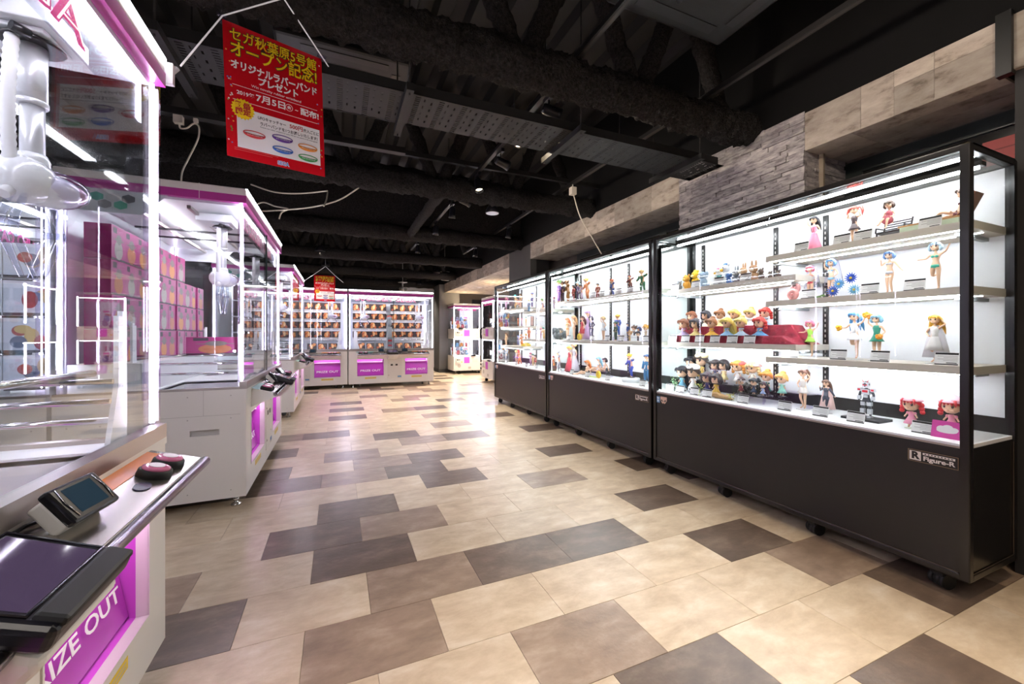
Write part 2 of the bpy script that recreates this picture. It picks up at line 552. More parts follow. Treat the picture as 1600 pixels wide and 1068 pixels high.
# ---------------------------------------------------------------- crane-game machines (1.75 m two-player units)
MW, MD = 1.75, .90
PRIZE = mat('prize_window_magenta', '#cf58cf', .3)
PRIZED = mat('prize_window_acrylic', '#bf46bf', .2)
LETW = mat('lettering_white', '#ffffff', .4)
LETP = mat('lettering_pink', '#e0408c', .4, emit=.25)
LETPW = mat('lettering_lit_white', '#ffffff', .4, emit=.5)
YELLOW = mat('caution_yellow', '#e8c63a', .5)
GREYST = mat('sticker_grey', '#b9b4ad', .5)
SCREEN = mat('panel_screen', '#1a2228', .08, emit=.12, ecol='#3a566a')
SCREEN2 = mat('reader_screen', '#1a1420', .06, emit=.25, ecol='#5a4a66')
PANELTOP = mat('panel_top_steel', '#a29c94', .22, .9)
HOSE = mat('hose_white', '#e6e6ea', .5)
ORANGE = mat('panel_orange', '#e0863c', .4)
def ring_pts(c, r, n, ax='z'):
    return [(c[0] + r * math.cos(2 * PI * k / n), c[1] + r * math.sin(2 * PI * k / n), c[2]) for k in range(n)]
def make_crane(root, cx, cy, ztop=1.90, zb=1.48):
    cr = obj('crane', MB().box((cx - .09, cy - .07, ztop - .05), (cx + .09, cy + .13, ztop)).box((cx - .06, cy - .05, ztop - .062), (cx + .06, cy + .05, ztop - .05)).mesh('crane', mat('carriage_white', '#dfe2e6', .3), .004), root)
    MB().lathe([(.055, 0), (.06, .004), (.05, .012)], 18, (cx, cy, ztop - .074)).tube([(cx - .05, cy - .02, ztop - .07), (cx - .075, cy, ztop - .068)], .012, 8).build('mount_ring', BLACKP, cr)
    MB().cyl((cx, cy, 1.68), (cx, cy, ztop - .07), .027, 20).lathe([(.027, 0), (.029, .004), (.029, .012), (.027, .014)], 20, (cx, cy, 1.676)).cyl((cx, cy, zb), (cx, cy, 1.68), .022, 20).build('pole', mat('pole_satin', '#d9dadf', .3, .35), cr)
    h = [(cx - .05 - .015 * math.sin(t * 3), cy + .01, ztop - .08 - t * .36) for t in [i / 40 for i in range(41)]]
    h += [(cx - .05 - .03 * t, cy + .01, ztop - .44 - .03 * t) for t in (.5, 1)]
    MB().tube(h, [.012 + .002 * (i % 2) for i in range(len(h))], 8).build('hose', HOSE, cr)
    b = MB()
    b.ell((cx - .018, cy + .01, zb + .004), (.066, .064, .058), 22, 14)
    b.ell((cx + .03, cy - .012, zb - .006), (.078, .066, .043), 22, 14)
    b.lathe([(.03, 0), (.032, .03), (.026, .045)], 16, (cx, cy, zb + .03))
    bo = b.build('crane_body', mat('crane_shell', '#e9ebf0', .18, coat=.5), cr)
    MB().ell((cx + .05, cy - .03, zb - .004), (.054, .052, .03), 16, 10).build('face_panel', mat('crane_face', '#caa5b4', .15), bo)
    MB().ell((cx + .036, cy - .016, zb), (.082, .074, .047), 18, 10).build('clear_cover', ACRY, bo)
    for s in (-1, 1):
        p = [(cx + s * .045, cy, zb - .03), (cx + s * .085, cy, zb - .10), (cx + s * .09, cy, zb - .125), (cx + s * .015, cy, zb - .235)]
        c = MB()
        for yo in (-.012, .012):
            c.tube([(q[0], q[1] + yo, q[2]) for q in p], [.007, .009, .009, .005], 6)
        c.tube([p[3], (cx + s * .002, cy, zb - .237)], [.007, .004], 6)
        c.cyl((cx + s * .088, cy - .02, zb - .113), (cx + s * .088, cy + .02, zb - .113), .009, 8)
        c.build('claw', glass('claw_clear', '#eceef6', 1.6, .03), cr)
    return cr
def make_machine():
    r = obj('crane_game', None)
    W, D = MW, MD
    wins = [(.166, .69, .24, .585), (1.134, 1.617, .24, .585)]
    # base: shell built of panels with real openings
    b = MB()
    b.holed(0, W, .08, .757, wins, 0, .03)
    side = [(.14, .29, .48, .515), (.60, .75, .48, .515)]
    b.holed(.03, D, .08, .757, side, 0, .02, 0, 'x').holed(.03, D, .08, .757, side, W - .02, W, 0, 'x')
    b.box((.02, D - .02, .08), (W - .02, D, .757)).box((.02, .03, .08), (W - .02, D - .02, .10))
    base = b.build('base_cabinet', WHITE, r)
    # seams and screws
    sm = MB()
    for s_ in (-.0004, W - .0006):
        sm.box((s_, .03, .60), (s_ + .001, D - .02, .602)).box((s_, .22, .602), (s_ + .001, .222, .757))
        for yy in (.08, .3, .5, .7, .84):
            for zz in (.13, .58, .72):
                sm.cyl((s_ - .001, yy, zz), (s_ + .002, yy, zz), .004, 8)
    tag(sm.build('seams_and_screws', GREYST, base), kind='stuff')
    for s_ in (0, W):
        g = 1 if s_ == 0 else -1
        for (a, c, z0, z1) in side:
            MB().box((s_ + g * .024, a - .005, z0 - .005), (s_ + g * .03, c + .005, z1 + .005)).box((s_ + g * .012, a, z1 - .004), (s_ + g * .024, c, z1)).build('hand_recess', mat('recess_grey', '#c9c5be', .5), base)
    # open deck with chutes
    dk = MB().holed(.02, W - .02, .03, D - .02, [(.16, .66, .06, .5), (1.09, 1.6, .06, .5)], .737, .757, 0, 'z')
    dk.build('deck', WHITE2, r)
    for a, c in ((.16, .66), (1.09, 1.6)):
        MB().box((a, .06, .52), (c, .5, .53)).box((a - .012, .05, .52), (a, .51, .75)).box((c, .05, .52), (c + .012, .51, .75)).box((a, .5, .52), (c, .51, .75)).build('chute', WHITE2, r)
    # prize windows
    for (a, c, z0, z1) in wins:
        p = MB()
        p.box((a - .01, .10, z0 - .01), (c + .01, .11, z1 + .01)).box((a - .012, .03, z0 - .01), (a, .11, z1 + .01)).box((c, .03, z0 - .01), (c + .012, .11, z1 + .01))
        p.box((a, .03, z1), (c, .11, z1 + .012)).prism([(.03, z0 - .012), (.11, z0 - .012), (.11, z0 + .02), (.03, z0)], 'x', a, c)
        pw = p.build('prize_window', PRIZE, r)
        MB().prism([(.045, z0 + .012), (.05, z0 + .012), (.092, z1 - .10), (.087, z1 - .10)], 'x', a + .004, c - .004).build('flap', PRIZED, pw)
        MB().box((a + .03, .034, z1 - .002), (c - .03, .06, z1 - .0002)).build('light_strip', mat('prize_led', '#ffffff', .4, emit=9., ecol='#ffd8ff'), pw)
        t = text('PRIZE OUT', .058, 'lettering', LETW, pw, ((a + c) / 2, .0535, z0 + .105), (R(90 - 10), 0, 0), .0008, width=.40)
        MB().disc(((a + c) / 2 + (c - a) * .44, .0995, z0 + .31), .008, .008, 'y').build('lock', BLACKP, pw)
        MB().box(((a + c) / 2 - .11, -.0006, .178), ((a + c) / 2 + .11, .001, .212)).box(((a + c) / 2 - .085, -.0009, .186), ((a + c) / 2 + .10, 0, .19), 1).box(((a + c) / 2 - .085, -.0009, .198), ((a + c) / 2 + .10, 0, .202), 1).build('caution_sticker', [YELLOW, GREYST], r)
        MB().holed(a - .006, c + .006, z0 - .006, z1 + .006, [(a, c, z0, z1)], -.003, .001).build('window_trim', WHITE, r)
    # coin doors
    for (z0, z1, nm) in ((.425, .605, 0), (.165, .42, 1)):
        d = MB().box((.768, -.003, z0), (1.066, .002, z1)).build('coin_door', mat('door_white', '#ddd8d0', .35), r, bevel=.001, seg=1)
        MB().cyl((.79, -.006, z0 + .075), (.79, -.002, z0 + .075), .008, 10).build('lock', CHROME, d)
        MB().cyl((1.0, -.005, z0 + .12), (1.0, -.002, z0 + .12), .005, 8).build('lock', CHROME, d)
        if nm == 0:
            for q in (.83, .93):
                MB().box((q, -.006, .44), (q + .045, -.002, .475)).build('coin_slot', BLACKP, d)
        else:
            MB().box((.975, -.0045, .195), (1.05, -.003, .222)).box((.975, -.0045, .18), (1.05, -.003, .192), 1).build('sticker', [mat('sticker_blue', '#4d7fb0', .5), GREYST], d)
    # control panel
    prof = [(0, .742), (-.135, .702), (-.148, .69), (-.145, .676), (0, .615)]
    cp = MB().prism(prof, 'x', .17, 1.63).build('control_panel', WHITE, r)
    MB().prism([(.0, .744), (-.13, .7055), (-.13, .7035), (0, .742)], 'x', .175, 1.625).build('panel_plate', PANELTOP, cp)
    MB().tube([(.17, -.140, .692), (1.63, -.140, .692)], .0145, 12).build('panel_edge', mat('panel_edge_steel', '#8d8a90', .2, 1.), cp)
    for s in (0, 1):
        k = (lambda x: x) if s else (lambda x: MW - x)
        x0, x1 = sorted((k(1.27), k(1.60)))
        MB().prism([(-.004, .7445), (-.045, .7325), (-.045, .7315), (-.004, .7432)], 'x', x0, x1).build('instruction_strip', ORANGE if s else mat('panel_teal', '#6fb3a8', .4), cp)
        for bx in (1.42, 1.515):
            x = k(bx)
            bt = MB().lathe([(.037, 0), (.039, .003), (.037, .018), (.032, .021)], 24).build('button', RUBBER, cp, (x, -.078, .7195))
            bt.rotation_euler = (R(-16), 0, 0) if False else (R(16.5), 0, 0)
            MB().lathe([(.032, .019), (.031, .025), (.024, .028), (.010, .0295)], 24).lathe([(.018, .0285), (.018, .0302)], 20, mi=1).build('button_cap', [mat('button_pink', '#c06a8c', .15), mat('button_white', '#e8dce2', .15)], bt)
        o = MB().lathe([(.028, 0), (.028, .003)], 20, sx=1.0, sy=.6).build('sensor', mat('sensor_violet', '#2b2740', .2), cp, (k(1.33), -.085, .7185))
        o.rotation_euler = (R(16.5), 0, 0)
        # tilted touch screen on white housing
        x = k(1.115)
        st = obj('screen_unit', MB().box((-.085, -.01, 0), (.085, .028, .085)).mesh('screen_unit', WHITE, .006), cp, (x, -.075, .735), rot=(R(-38), 0, R(-8 if s else 8)))
        st.scale = (.70, .75, .78)
        MB().box((-.088, -.034, -.004), (.088, -.008, .098)).build('bezel', BLACKP, st, bevel=.008)
        MB().box((-.052, -.0355, .014), (.052, -.034, .084)).build('screen', SCREEN, st)
        for q in (-1, 1):
            MB().tube([(q * .066, -.035, .01), (q * .073, -.036, .05), (q * .066, -.035, .09)], .0018, 6).build('bezel_line', CHROME, st)
        MB().tube([(x + .02, -.03, .744), (x - .05 * (1 if s else -1), -.01, .75), (x - .14 * (1 if s else -1), -.004, .747)], .004, 6).build('cable', BLACKP, cp)
    # centre card reader
    cb = MB().prism([(-.0, .745), (-.13, .705), (-.18, .680), (-.18, .662), (-.11, .60), (0, .575)], 'x', .76, .965).build('reader_housing', WHITE, r, bevel=.012)
    rd = obj('card_reader', MB().box((-.135, -.115, 0), (.135, .115, .042)).mesh('card_reader', BLACKP, .014, 3), cb, (.86, -.105, .715), rot=(R(22), 0, 0))
    rd.scale = (.80, .78, .9)
    MB().box((-.105, -.055, .040), (.105, .095, .0435)).build('screen', SCREEN2, rd)
    MB().box((-.12, -.118, .034), (.12, -.066, .05)).build('card_tray', RUBBER, rd, bevel=.008)
    MB().tube([(-.118, -.06, .043), (.118, -.06, .043), (.118, .103, .043), (-.118, .103, .043)], .003, 6, closed=True).build('screen_rim', mat('rim_gloss', '#2a2830', .1), rd)
    # bottom glass rail and panes
    MB().box((.0, -.004, .757), (W, .035, .803)).box((.0, .035, .757), (.03, D, .77)).box((W - .03, .035, .757), (W, D, .77)).build('glass_rail', ALU, r)
    MB().box((.0, -.0042, .735), (W, -.0005, .757)).build('rail_trim', WHITE, r)
    for a, c, y in ((.03, .90, .010), (.86, 1.72, .022)):
        g = MB().box((a, y, .80), (c, y + .005, 1.93)).build('glass_pane', GLASS, r)
        if a < .1:
            MB().box((c - .012, y - .002, .80), (c, y + .007, 1.93)).build('pane_edge', mat('glass_edge_green', '#31423f', .2), g)
    MB().box((1.60, .004, .90), (1.645, .010, .985)).build('lock_plate', ACRY, r)
    for x in (.008, W - .013):
        MB().box((x, .045, .77), (x + .005, D - .045, 1.93)).build('glass_pane', GLASS, r)
    MB().box((.03, D - .02, .757), (W - .03, D - .004, 1.93)).build('back_panel', mat('back_white', '#e3e6ec', .4), r)
    # light tubes in clear corner posts
    for x in (.022, W - .022):
        for y in (.028, D - .03):
            p = MB().box((x - .017, y - .017, .80 if y < .1 else .77), (x + .017, y + .017, 1.93)).build('corner_post', ACRY, r)
            MB().cyl((x, y, .81), (x, y, 1.925), .0065 if y < .1 else .003, 10).build('light_tube', LEDV, p)
    # header
    hd = MB().box((0, 0, 1.978), (W, D, 2.025)).build('header', WHITE, r, bevel=.008)
    MB().box((-.001, -.001, 1.932), (W + .001, D + .001, 1.9785)).build('header_stripe', MAGENTA, hd)
    MB().box((.01, -.006, 2.014), (W - .01, .004, 2.024)).build('light_strip', LED, hd)
    MB().box((.42, .25, 2.025), (.62, .4, 2.04)).build('vent_cap', WHITE, hd, bevel=.004)
    MB().box((1.2, .3, 2.025), (1.35, .5, 2.036)).build('vent_cap', WHITE, hd, bevel=.004)
    MB().box((-.004, .24, 1.932), (0, .243, 2.025)).build('header_joint', WHITE, hd)
    MB().box((.03, .03, 1.915), (W - .03, D - .03, 1.931)).build('ceiling_panel', mat('inner_ceiling', '#d5d8dc', .35), r)
    for x in (.12, .95):
        MB().box((x, .50, 1.895), (x + .68, .53, 1.914)).build('light_bar', LED, r)
    MB().box((.06, .045, 1.90), (W - .06, .06, 1.914)).build('light_bar', LED, r)
    for y in (.30, .62):
        MB().box((.06, y, 1.878), (W - .06, y + .02, 1.898)).build('rail', ALU, r)
    for x in (.7, 1.0):
        MB().box((x, .1, 1.868), (x + .025, .8, 1.880)).build('cross_rail', BLACKP, r)
    # marquee behind the front glass
    mq = MB().box((.06, .042, 1.775), (W - .06, .046, 1.905)).build('marquee', glass('marquee_acrylic', '#eef0f4', 1.4, .1), r)
    for (s_, x0, wd) in (('UFO CATCHER 9', .49, .74), ('SEGA', 1.16, .42)):
        text(s_, .12, 'lettering', LETP, mq, (x0, .0405, 1.84), (PI / 2, 0, 0), .004, width=wd)
        text(s_, .12, 'lettering', LETPW, mq, (x0, .0395, 1.84), (PI / 2, 0, 0), -.0035, width=wd * .985)
    # hexagon emblem on the side header
    for s_ in (-.0006, W + .0006):
        xi = s_ + (.016 if s_ < 1 else -.016)
        MB().prism([(.40, 1.93), (.86, 1.93), (.86, 1.80), (.52, 1.80)], 'x', xi - .002, xi + .002).build('side_header', mat('side_header', '#d8dbe0', .35), r)
        for i, (hy, hz, c) in enumerate(((.72, 1.885, '#3aa08c'), (.65, 1.885, '#c4c6c8'), (.58, 1.885, '#3c4048'), (.685, 1.845, '#8a8c90'), (.615, 1.845, '#58b59c'))):
            pp = [(s_ + (.0125 if s_ < 1 else -.0125), hy + .034 * math.cos(R(60 * k + 30)), hz + .026 * math.sin(R(60 * k + 30))) for k in range(6)]
            MB().quad(pp).build('hexagon', paint(c), r)
    # prize bars on white stands
    for x in (1.46, .12):
        sgn = 1 if x > 1 else -1
        x0 = 1.63 if sgn > 0 else .12
        pr = [(x0, .757), (x0, 1.17), (x0 - sgn * .028, 1.17), (x0 - sgn * .028, 1.155), (x0 - sgn * .05, 1.155), (x0 - sgn * .052, .95), (x0 - sgn * .10, .79), (x0 - sgn * .16, .775), (x0 - sgn * .16, .757)]
        for y in (.055, .60):
            MB().prism(pr, 'y', y, y + .012).build('bar_stand', WHITE2, r)
        for dx, zz in ((.07, .965), (.085, .91), (.04, .85)):
            MB().cyl((x0 - sgn * dx, .06, zz), (x0 - sgn * dx, .606, zz), .008, 10).build('prize_bar', CHROME, r)
        MB().tube([(x0 - sgn * .08, .10, .99), (x0 - sgn * .55, .16, .99)], .010, 10).build('prize_bar', CHROME, r)
    make_crane(r, .31, .19)
    make_crane(r, 1.455, .175)
    # feet and castors
    for x in (.09, W - .09):
        for y in (.07, D - .09):
            MB().lathe([(.028, 0), (.028, .012), (.012, .018), (.010, .03), (.010, .08)], 14).lathe([(.018, .032), (.018, .044)], 6).build('levelling_foot', CHROME, r, (x, y, 0))
    for x in (.22, W - .22):
        for y in (.14, D - .16):
            c = MB().cyl((x - .012, y, .033), (x + .012, y, .033), .033, 14).build('castor', mat('castor_grey', '#5b5b5e', .4), r)
            MB().box((x - .02, y - .02, .05), (x + .02, y + .02, .081)).build('castor_fork', CHROME, c)
    return r
proto = make_machine()
MX = -.535
def place_machine(o, loc, rz, label):
    o.location = loc
    o.rotation_euler = (0, 0, rz)
    tag(o, label, 'crane game', 'white and magenta crane games')
    return o
m1 = place_machine(proto, (MX, -.035, 0), PI / 2, 'nearest white crane game at the left edge, cut off by the picture')
m2 = place_machine(copy_tree(proto), (MX, 3.02, 0), PI / 2, 'white crane game full of pink boxes, below the large red poster')
m3 = place_machine(copy_tree(proto), (MX, 6.05, 0), PI / 2, 'third crane game down the left row, next to the back row')
m4 = place_machine(copy_tree(proto), (MX - 2 * MD - .02, 3.02 + MW, 0), -PI / 2, 'crane game standing back to back behind the one with pink boxes')
m5 = place_machine(copy_tree(proto), (.20, 8.93, 0), 0, 'right-hand crane game of the back row facing the camera')
m6 = place_machine(copy_tree(proto), (.20 - MW - .02, 8.95, 0), 0, 'left-hand crane game of the back row behind the small poster')

# ---------------------------------------------------------------- slim two-tier machines by the far pillar
def make_slim():
    r = obj('slim_crane_game', None)
    W = D = .78
    b = MB().box((0, 0, .09), (W, D, .51)).build('base_cabinet', WHITE, r, bevel=.008)
    mid = MB().box((0.01, 0.01, .985), (W - .01, D - .01, 1.27)).build('middle_cabinet', WHITE, r, bevel=.006)
    hd = MB().box((0, 0, 1.91), (W, D, 1.965)).build('header', WHITE, r, bevel=.006)
    MB().box((-.002, -.002, 1.87), (W + .002, D + .002, 1.912)).build('header_stripe', MAGENTA, hd)
    MB().box((.03, .03, 1.855), (W - .03, D - .03, 1.868)).build('ceiling_panel', WHITE2, r)
    MB().box((.05, .03, 1.84), (W - .05, .06, 1.854)).build('light_bar', LED, r)
    MB().box((.05, .03, .965), (W - .05, .06, .98)).build('light_bar', LED, r)
    for z0, z1 in ((.51, .985), (1.27, 1.87)):
        for x in (.02, W - .02):
            for y in (.02, D - .02):
                MB().cyl((x, y, z0), (x, y, z1), .011, 8).build('light_tube', LEDV, r)
        MB().box((.03, .012, z0), (W - .03, .017, z1)).build('glass_pane', GLASS, r)
        for x in (.012, W - .017):
            MB().box((x, .03, z0), (x + .005, D - .03, z1)).build('glass_pane', GLASS, r)
        MB().box((.03, D - .02, z0), (W - .03, D - .012, z1)).build('back_panel', mat('back_white', '#e3e6ec'), r)
        c = MB().cyl((.42, .35, z1 - .25), (.42, .35, z1 - .01), .02, 12).ell((.42, .35, z1 - .28), (.085, .07, .05), 14, 10).tube([(.39, .35, z1 - .31), (.33, .35, z1 - .37), (.39, .35, z1 - .42)], .01, 6).tube([(.45, .35, z1 - .31), (.51, .35, z1 - .37), (.45, .35, z1 - .42)], .01, 6).build('crane', mat('crane_shell', '#e9ebf0'), r)
        MB().box((.37, .27, z1 - .30), (.47, .282, z1 - .265)).build('crane_badge', mat('badge_pink', '#d05a8c', .4), c)
        f = z0 - .985 + .985
    for z0, base_ in ((.30, b), (1.06, mid)):
        MB().box((.30, -.004, z0), (.46, .004, z0 + .17)).build('prize_door', PRIZE, base_)
        MB().box((.06, -.05 if base_ is b else -.02, z0 + .03), (.19, .004, z0 + .15)).build('control_box', WHITE, base_, bevel=.004)
        MB().cyl((.10, -.06, z0 + .1), (.10, -.045, z0 + .1), .02, 12).cyl((.15, -.06, z0 + .1), (.15, -.045, z0 + .1), .015, 12).build('button', RUBBER, base_)
        MB().box((.55, -.004, z0 + .02), (.70, .002, z0 + .13)).build('coin_panel', mat('door_white', '#ddd8d0'), base_)
        MB().box((.215, -.005, z0 + .02), (.25, .002, z0 + .05)).build('coin_slot', YELLOW, base_)
    MB().box((.14, -.03, 1.245), (.26, .01, 1.30)).build('screen_unit', BLACKP, mid)
    MB().box((.50, -.03, .49), (.63, .01, .53)).build('screen_unit', BLACKP, b)
    MB().disc((.16, -.001, .23), .05, .05, 'y', 20).build('speaker_grille', GREYST, b)
    MB().box((.42, -.003, .14), (.50, 0, .2)).build('sticker', GREYST, b)
    text('UFO CATCHER', .08, 'lettering', LETP, r, (W / 2, .026, 1.80), (PI / 2, 0, 0), .003, width=.55)
    for x in (.08, W - .08):
        for y in (.08, D - .08):
            MB().lathe([(.025, 0), (.025, .01), (.01, .015), (.01, .09)], 12).build('levelling_foot', CHROME, r, (x, y, 0))
            MB().cyl((x + .05, y, .035), (x + .08, y, .035), .035, 12).build('castor', RUBBER, r)
    return r
s1 = make_slim()
s1.location = (2.95, 10.95, 0)
tag(s1, 'slim two-tier white crane game beside the far grey pillar', 'crane game', 'slim two-tier crane games')
s2 = copy_tree(s1)
s2.location = (3.16, 9.2, 0); s2.rotation_euler = (0, 0, -PI / 2)
tag(s2, 'slim two-tier crane game half hidden behind the farthest cabinet', 'crane game', 'slim two-tier crane games')

# ---------------------------------------------------------------- prize boxes
def box_mesh(name, w, d, h, kind, seed=0):
    rnd = random.Random(seed)
    b = MB().box((-w / 2, 0, 0), (w / 2, d, h), 0)
    e = -.0004
    if kind == 'pink':      # magenta carton, grey or tan printed shapes
        tone = 1 + seed % 3
        b.disc((0, e * 1.5, h * .30), w * .30, h * .28, mi=tone)
        b.disc((w * .02, e * 2, h * .62), w * .2, h * .15, mi=4)
        b.disc((0, e * 2.5, h * .60), w * .36, h * .03, mi=4)
        b.quad([(-w * .38, e, h * .78), (-w * .12, e, h * .78), (-w * .12, e, h * .95), (-w * .38, e, h * .95)], 5)
        b.quad([(-w / 2, e, .0), (w / 2, e, 0), (w / 2, e, h * .05), (-w / 2, e, h * .05)], 5)
        mats = [mat('carton_magenta', '#9c1668', .35), paint('#9a938c'), paint('#c4803e'), paint('#b06c46'), paint('#6f6862'), paint('#2a2228')]
    elif kind == 'dark':    # black carton with warm printed shapes, white strip below
        b.quad([(-w / 2, e, 0), (w / 2, e, 0), (w / 2, e, h * .2), (-w / 2, e, h * .2)], 3)
        for k in range(7):
            x = rnd.uniform(-.3, .3) * w; z = h * rnd.uniform(.35, .85)
            b.disc((x, e * (1.5 + k * .3), z), w * rnd.uniform(.1, .2), h * rnd.uniform(.08, .2), mi=1 + k % 2)
        b.disc((0, e * 4, h * .6), w * .12, h * .25, mi=4)
        for k in range(3):
            b.quad([(-w * .42, e * 3, h * (.04 + k * .05)), (w * .3, e * 3, h * (.04 + k * .05)), (w * .3, e * 3, h * (.06 + k * .05)), (-w * .42, e * 3, h * (.06 + k * .05))], 5)
        mats = [paint('#3a2c2a'), paint('#d98a4c'), paint('#b35a34'), paint('#d8d6d4'), paint('#f0c088'), paint('#77716c')]
    elif kind == 'white':
        b.quad([(-w / 2, e, h * .08), (w / 2, e, h * .08), (w / 2, e, h * .9), (-w / 2, e, h * .9)], 1)
        for k in range(5):
            b.disc((rnd.uniform(-.3, .25) * w, e * (1.5 + k * .4), h * rnd.uniform(.3, .7)), w * rnd.uniform(.08, .16), h * rnd.uniform(.12, .25), mi=2 + k % 3)
        b.quad([(-w / 2, e * 4, 0), (w / 2, e * 4, 0), (w / 2, e * 4, h * .08), (-w / 2, e * 4, h * .08)], 5)
        mats = [paint('#e6e8ec'), paint('#cfd8e4'), paint('#a03038'), paint('#c8b070'), paint('#5a6a86'), paint('#3c3c40')]
    else:                   # pink and white soft packages
        b.disc((0, e * 1.5, h * .5), w * .35, h * .35, mi=1)
        b.disc((w * .1, e * 2, h * .6), w * .15, h * .2, mi=2)
        mats = [paint('#f0e6e8'), paint('#d86a8a'), paint('#e8c0a8')]
    return b.mesh(name, mats)
PK = [box_mesh('prize_box', .168, .12, .2, 'pink', i) for i in range(3)]
for row in range(4):
    for c in range(10):
        if row == 3 and c > 6:
            continue
        o = obj('prize_box', PK[(row + c * (1 + row % 2)) % 3], None, (-1.20 - .004 * (c % 3), 3.14 + c * .174, .93 + row * .203), rot=(0, 0, PI / 2 + random.uniform(-.04, .04)))
        tag(o, 'magenta prize box, %s from the near end in the %s row up, pink-filled crane game' % (ORD[c], ORD[row]), 'box', 'magenta prize boxes in the crane game')
tag(MB().box((-1.40, 3.08, .758), (-1.07, 4.72, .928)).build('box_riser', WHITE2), 'white riser under the stacked magenta prize boxes', 'riser')
tag(obj('prize_box', box_mesh('prize_box', .30, .12, .11, 'pink', 2), None, (-.74, 3.21, .974), rot=(0, 0, R(15))), 'magenta prize box lying across the prize bars below the claw', 'box', 'magenta prize boxes in the crane game')
# warm-printed black boxes in the back row
DK = [box_mesh('prize_box', .175, .1, .19, 'dark', i) for i in range(4)]
for name, x0, yy, colour in (('right-hand', .20, 8.93, 0), ('left-hand', .20 - MW - .02, 8.95, 1)):
    for bay, (a, bn) in enumerate(((.10, 'left'), (.91, 'right'))):
        for row in range(4):
            for c in range(4):
                o = obj('prize_box', DK[(row * 3 + c + bay) % 4], None, (x0 + a + .09 + c * .178, yy + .70, 1.0 + row * .2), rot=(R(4), 0, 0))
                tag(o, 'black and orange prize box, %s column, %s row up, %s bay, %s back machine' % (ORD[c], ORD[row], bn, name), 'box', 'black and orange prize boxes')
        rk = thing('display_rack', 'white wire rack of black boxes, %s bay of the %s back machine' % (bn, name), 'rack', (x0 + a, yy, 0))
        for row in range(4):
            MB().box((0, .68, .985 + row * .2), (.72, .83, .9925 + row * .2)).build('shelf', WHITE2, rk)
            MB().box((0, .67, .975 + row * .2), (.72, .68, .9925 + row * .2)).build('price_rail', mat('price_rail', '#e6e6ea', .4), rk)
        for c in range(3):
            tag(obj('prize_box', DK[c], None, (x0 + a + .16 + c * .2, yy + .40, .76), rot=(R(-35), 0, 0)), 'black prize box lying low, %s from left, %s bay, %s back machine' % (ORD[c], bn, name), 'box', 'black and orange prize boxes')
    pf = thing('plush_prize', 'small red and grey prize figure between the bays of the %s back machine' % name, 'figure', (x0 + .84, yy + .3, 1.25))
    MB().ell((0, 0, .1), (.05, .04, .08), 10, 8).ell((0, 0, .21), .05, 10, 8).build('body', paint('#9aa2aa'), pf)
    MB().ell((0, .01, .235), (.055, .05, .04), 10, 8).build('cap', paint('#c0453a'), pf)
    MB().box((-.05, -.03, -.48), (.05, .03, .02)).build('pedestal', paint('#b6bcc0'), pf)
    nt_ = thing('rule_card', 'grey card with red print on the centre post of the %s back machine' % name, 'card', (x0 + .84, yy + .2, .82))
    MB().box((-.05, -.004, 0), (.05, 0, .22)).box((-.04, -.005, .13), (.04, -.004, .17), 1).box((-.04, -.005, .03), (.04, -.004, .06), 1).build('card', [paint('#8d9296'), paint('#c43c44')], nt_)
# white boxes in the back-to-back machine, and in the third machine
WB = [box_mesh('prize_box', .25, .1, .2, 'white', i) for i in range(3)]
for row in range(4):
    for c in range(3):
        tag(obj('prize_box', WB[(row + c) % 3], None, (-1.62 - c * .256, 3.25, .78 + row * .215)), 'white printed prize box, %s from the right, %s row up, seen through the nearest machine' % (ORD[c], ORD[row]), 'box', 'white prize boxes')
for row in range(4):
    for c in range(5):
        tag(obj('prize_box', DK[(row + c * 2) % 4], None, (-1.15, 6.35 + c * .25, .93 + row * .21), rot=(0, 0, PI / 2)), 'black and orange prize box, %s from the near end, %s row up, third left machine' % (ORD[c], ORD[row]), 'box', 'black and orange prize boxes')
tag(MB().box((-1.4, 6.15, .758), (-1.1, 7.6, .928)).build('box_riser', WHITE2), 'white riser under black boxes in the third left machine', 'riser')
# soft packages in the chute of the nearest machine
for i, (lx, ly, lz, ry, rz) in enumerate(((-.72, 1.22, .56, 60, 20), (-.66, 1.42, .56, 62, -12), (-.80, 1.50, .56, 55, 8))):
    tag(obj('soft_package', box_mesh('soft_package', .2, .03, .16, 'soft', i), None, (lx, ly, lz), rot=(R(-ry), 0, R(90 + rz))), ('pink printed package lying lowest in the nearest chute', 'pink printed package beside the bars in the nearest chute', 'pink printed package deepest in the nearest chute')[i], 'package', 'packages in the chute')
# small plush toys in the slim machines
for si, (ox, oy, nm) in enumerate(((2.95, 10.95, 'pillar-side slim machine'), (3.3, 8.45, 'half-hidden slim machine'))):
    for tier, z0 in ((0, 1.275), (1, .515)):
        for row in range(3):
            for c in range(4):
                col = ('#6f9cc4', '#c9884a', '#b05a62', '#8a8fa6')[(row + c + tier) % 4]
                t_ = thing('plush_toy', '%s plush, %s column, %s row, %s tier, %s' % (('blue', 'tan', 'red', 'grey')[(row + c + tier) % 4], ORD[c], ORD[row], ('upper', 'lower')[tier], nm), 'plush toy', (ox + .14 + c * .13, oy + .50 + row * .06, z0 + row * .105), group='plush toys in the slim machines')
                MB().ell((0, 0, .05), (.055, .045, .05), 8, 6).ell((0, -.015, .1), (.045, .04, .035), 8, 6).build('body', paint(col, .8), t_)
        rr_ = MB()
        for row in range(1, 3):
            rr_.box((.06, .455 + row * .06, 0), (.62, .70, row * .105))
        tag(rr_.build('toy_riser', WHITE2, None, (ox, oy, z0)), 'stepped white riser in the %s tier of the %s' % (('upper', 'lower')[tier], nm), 'riser')
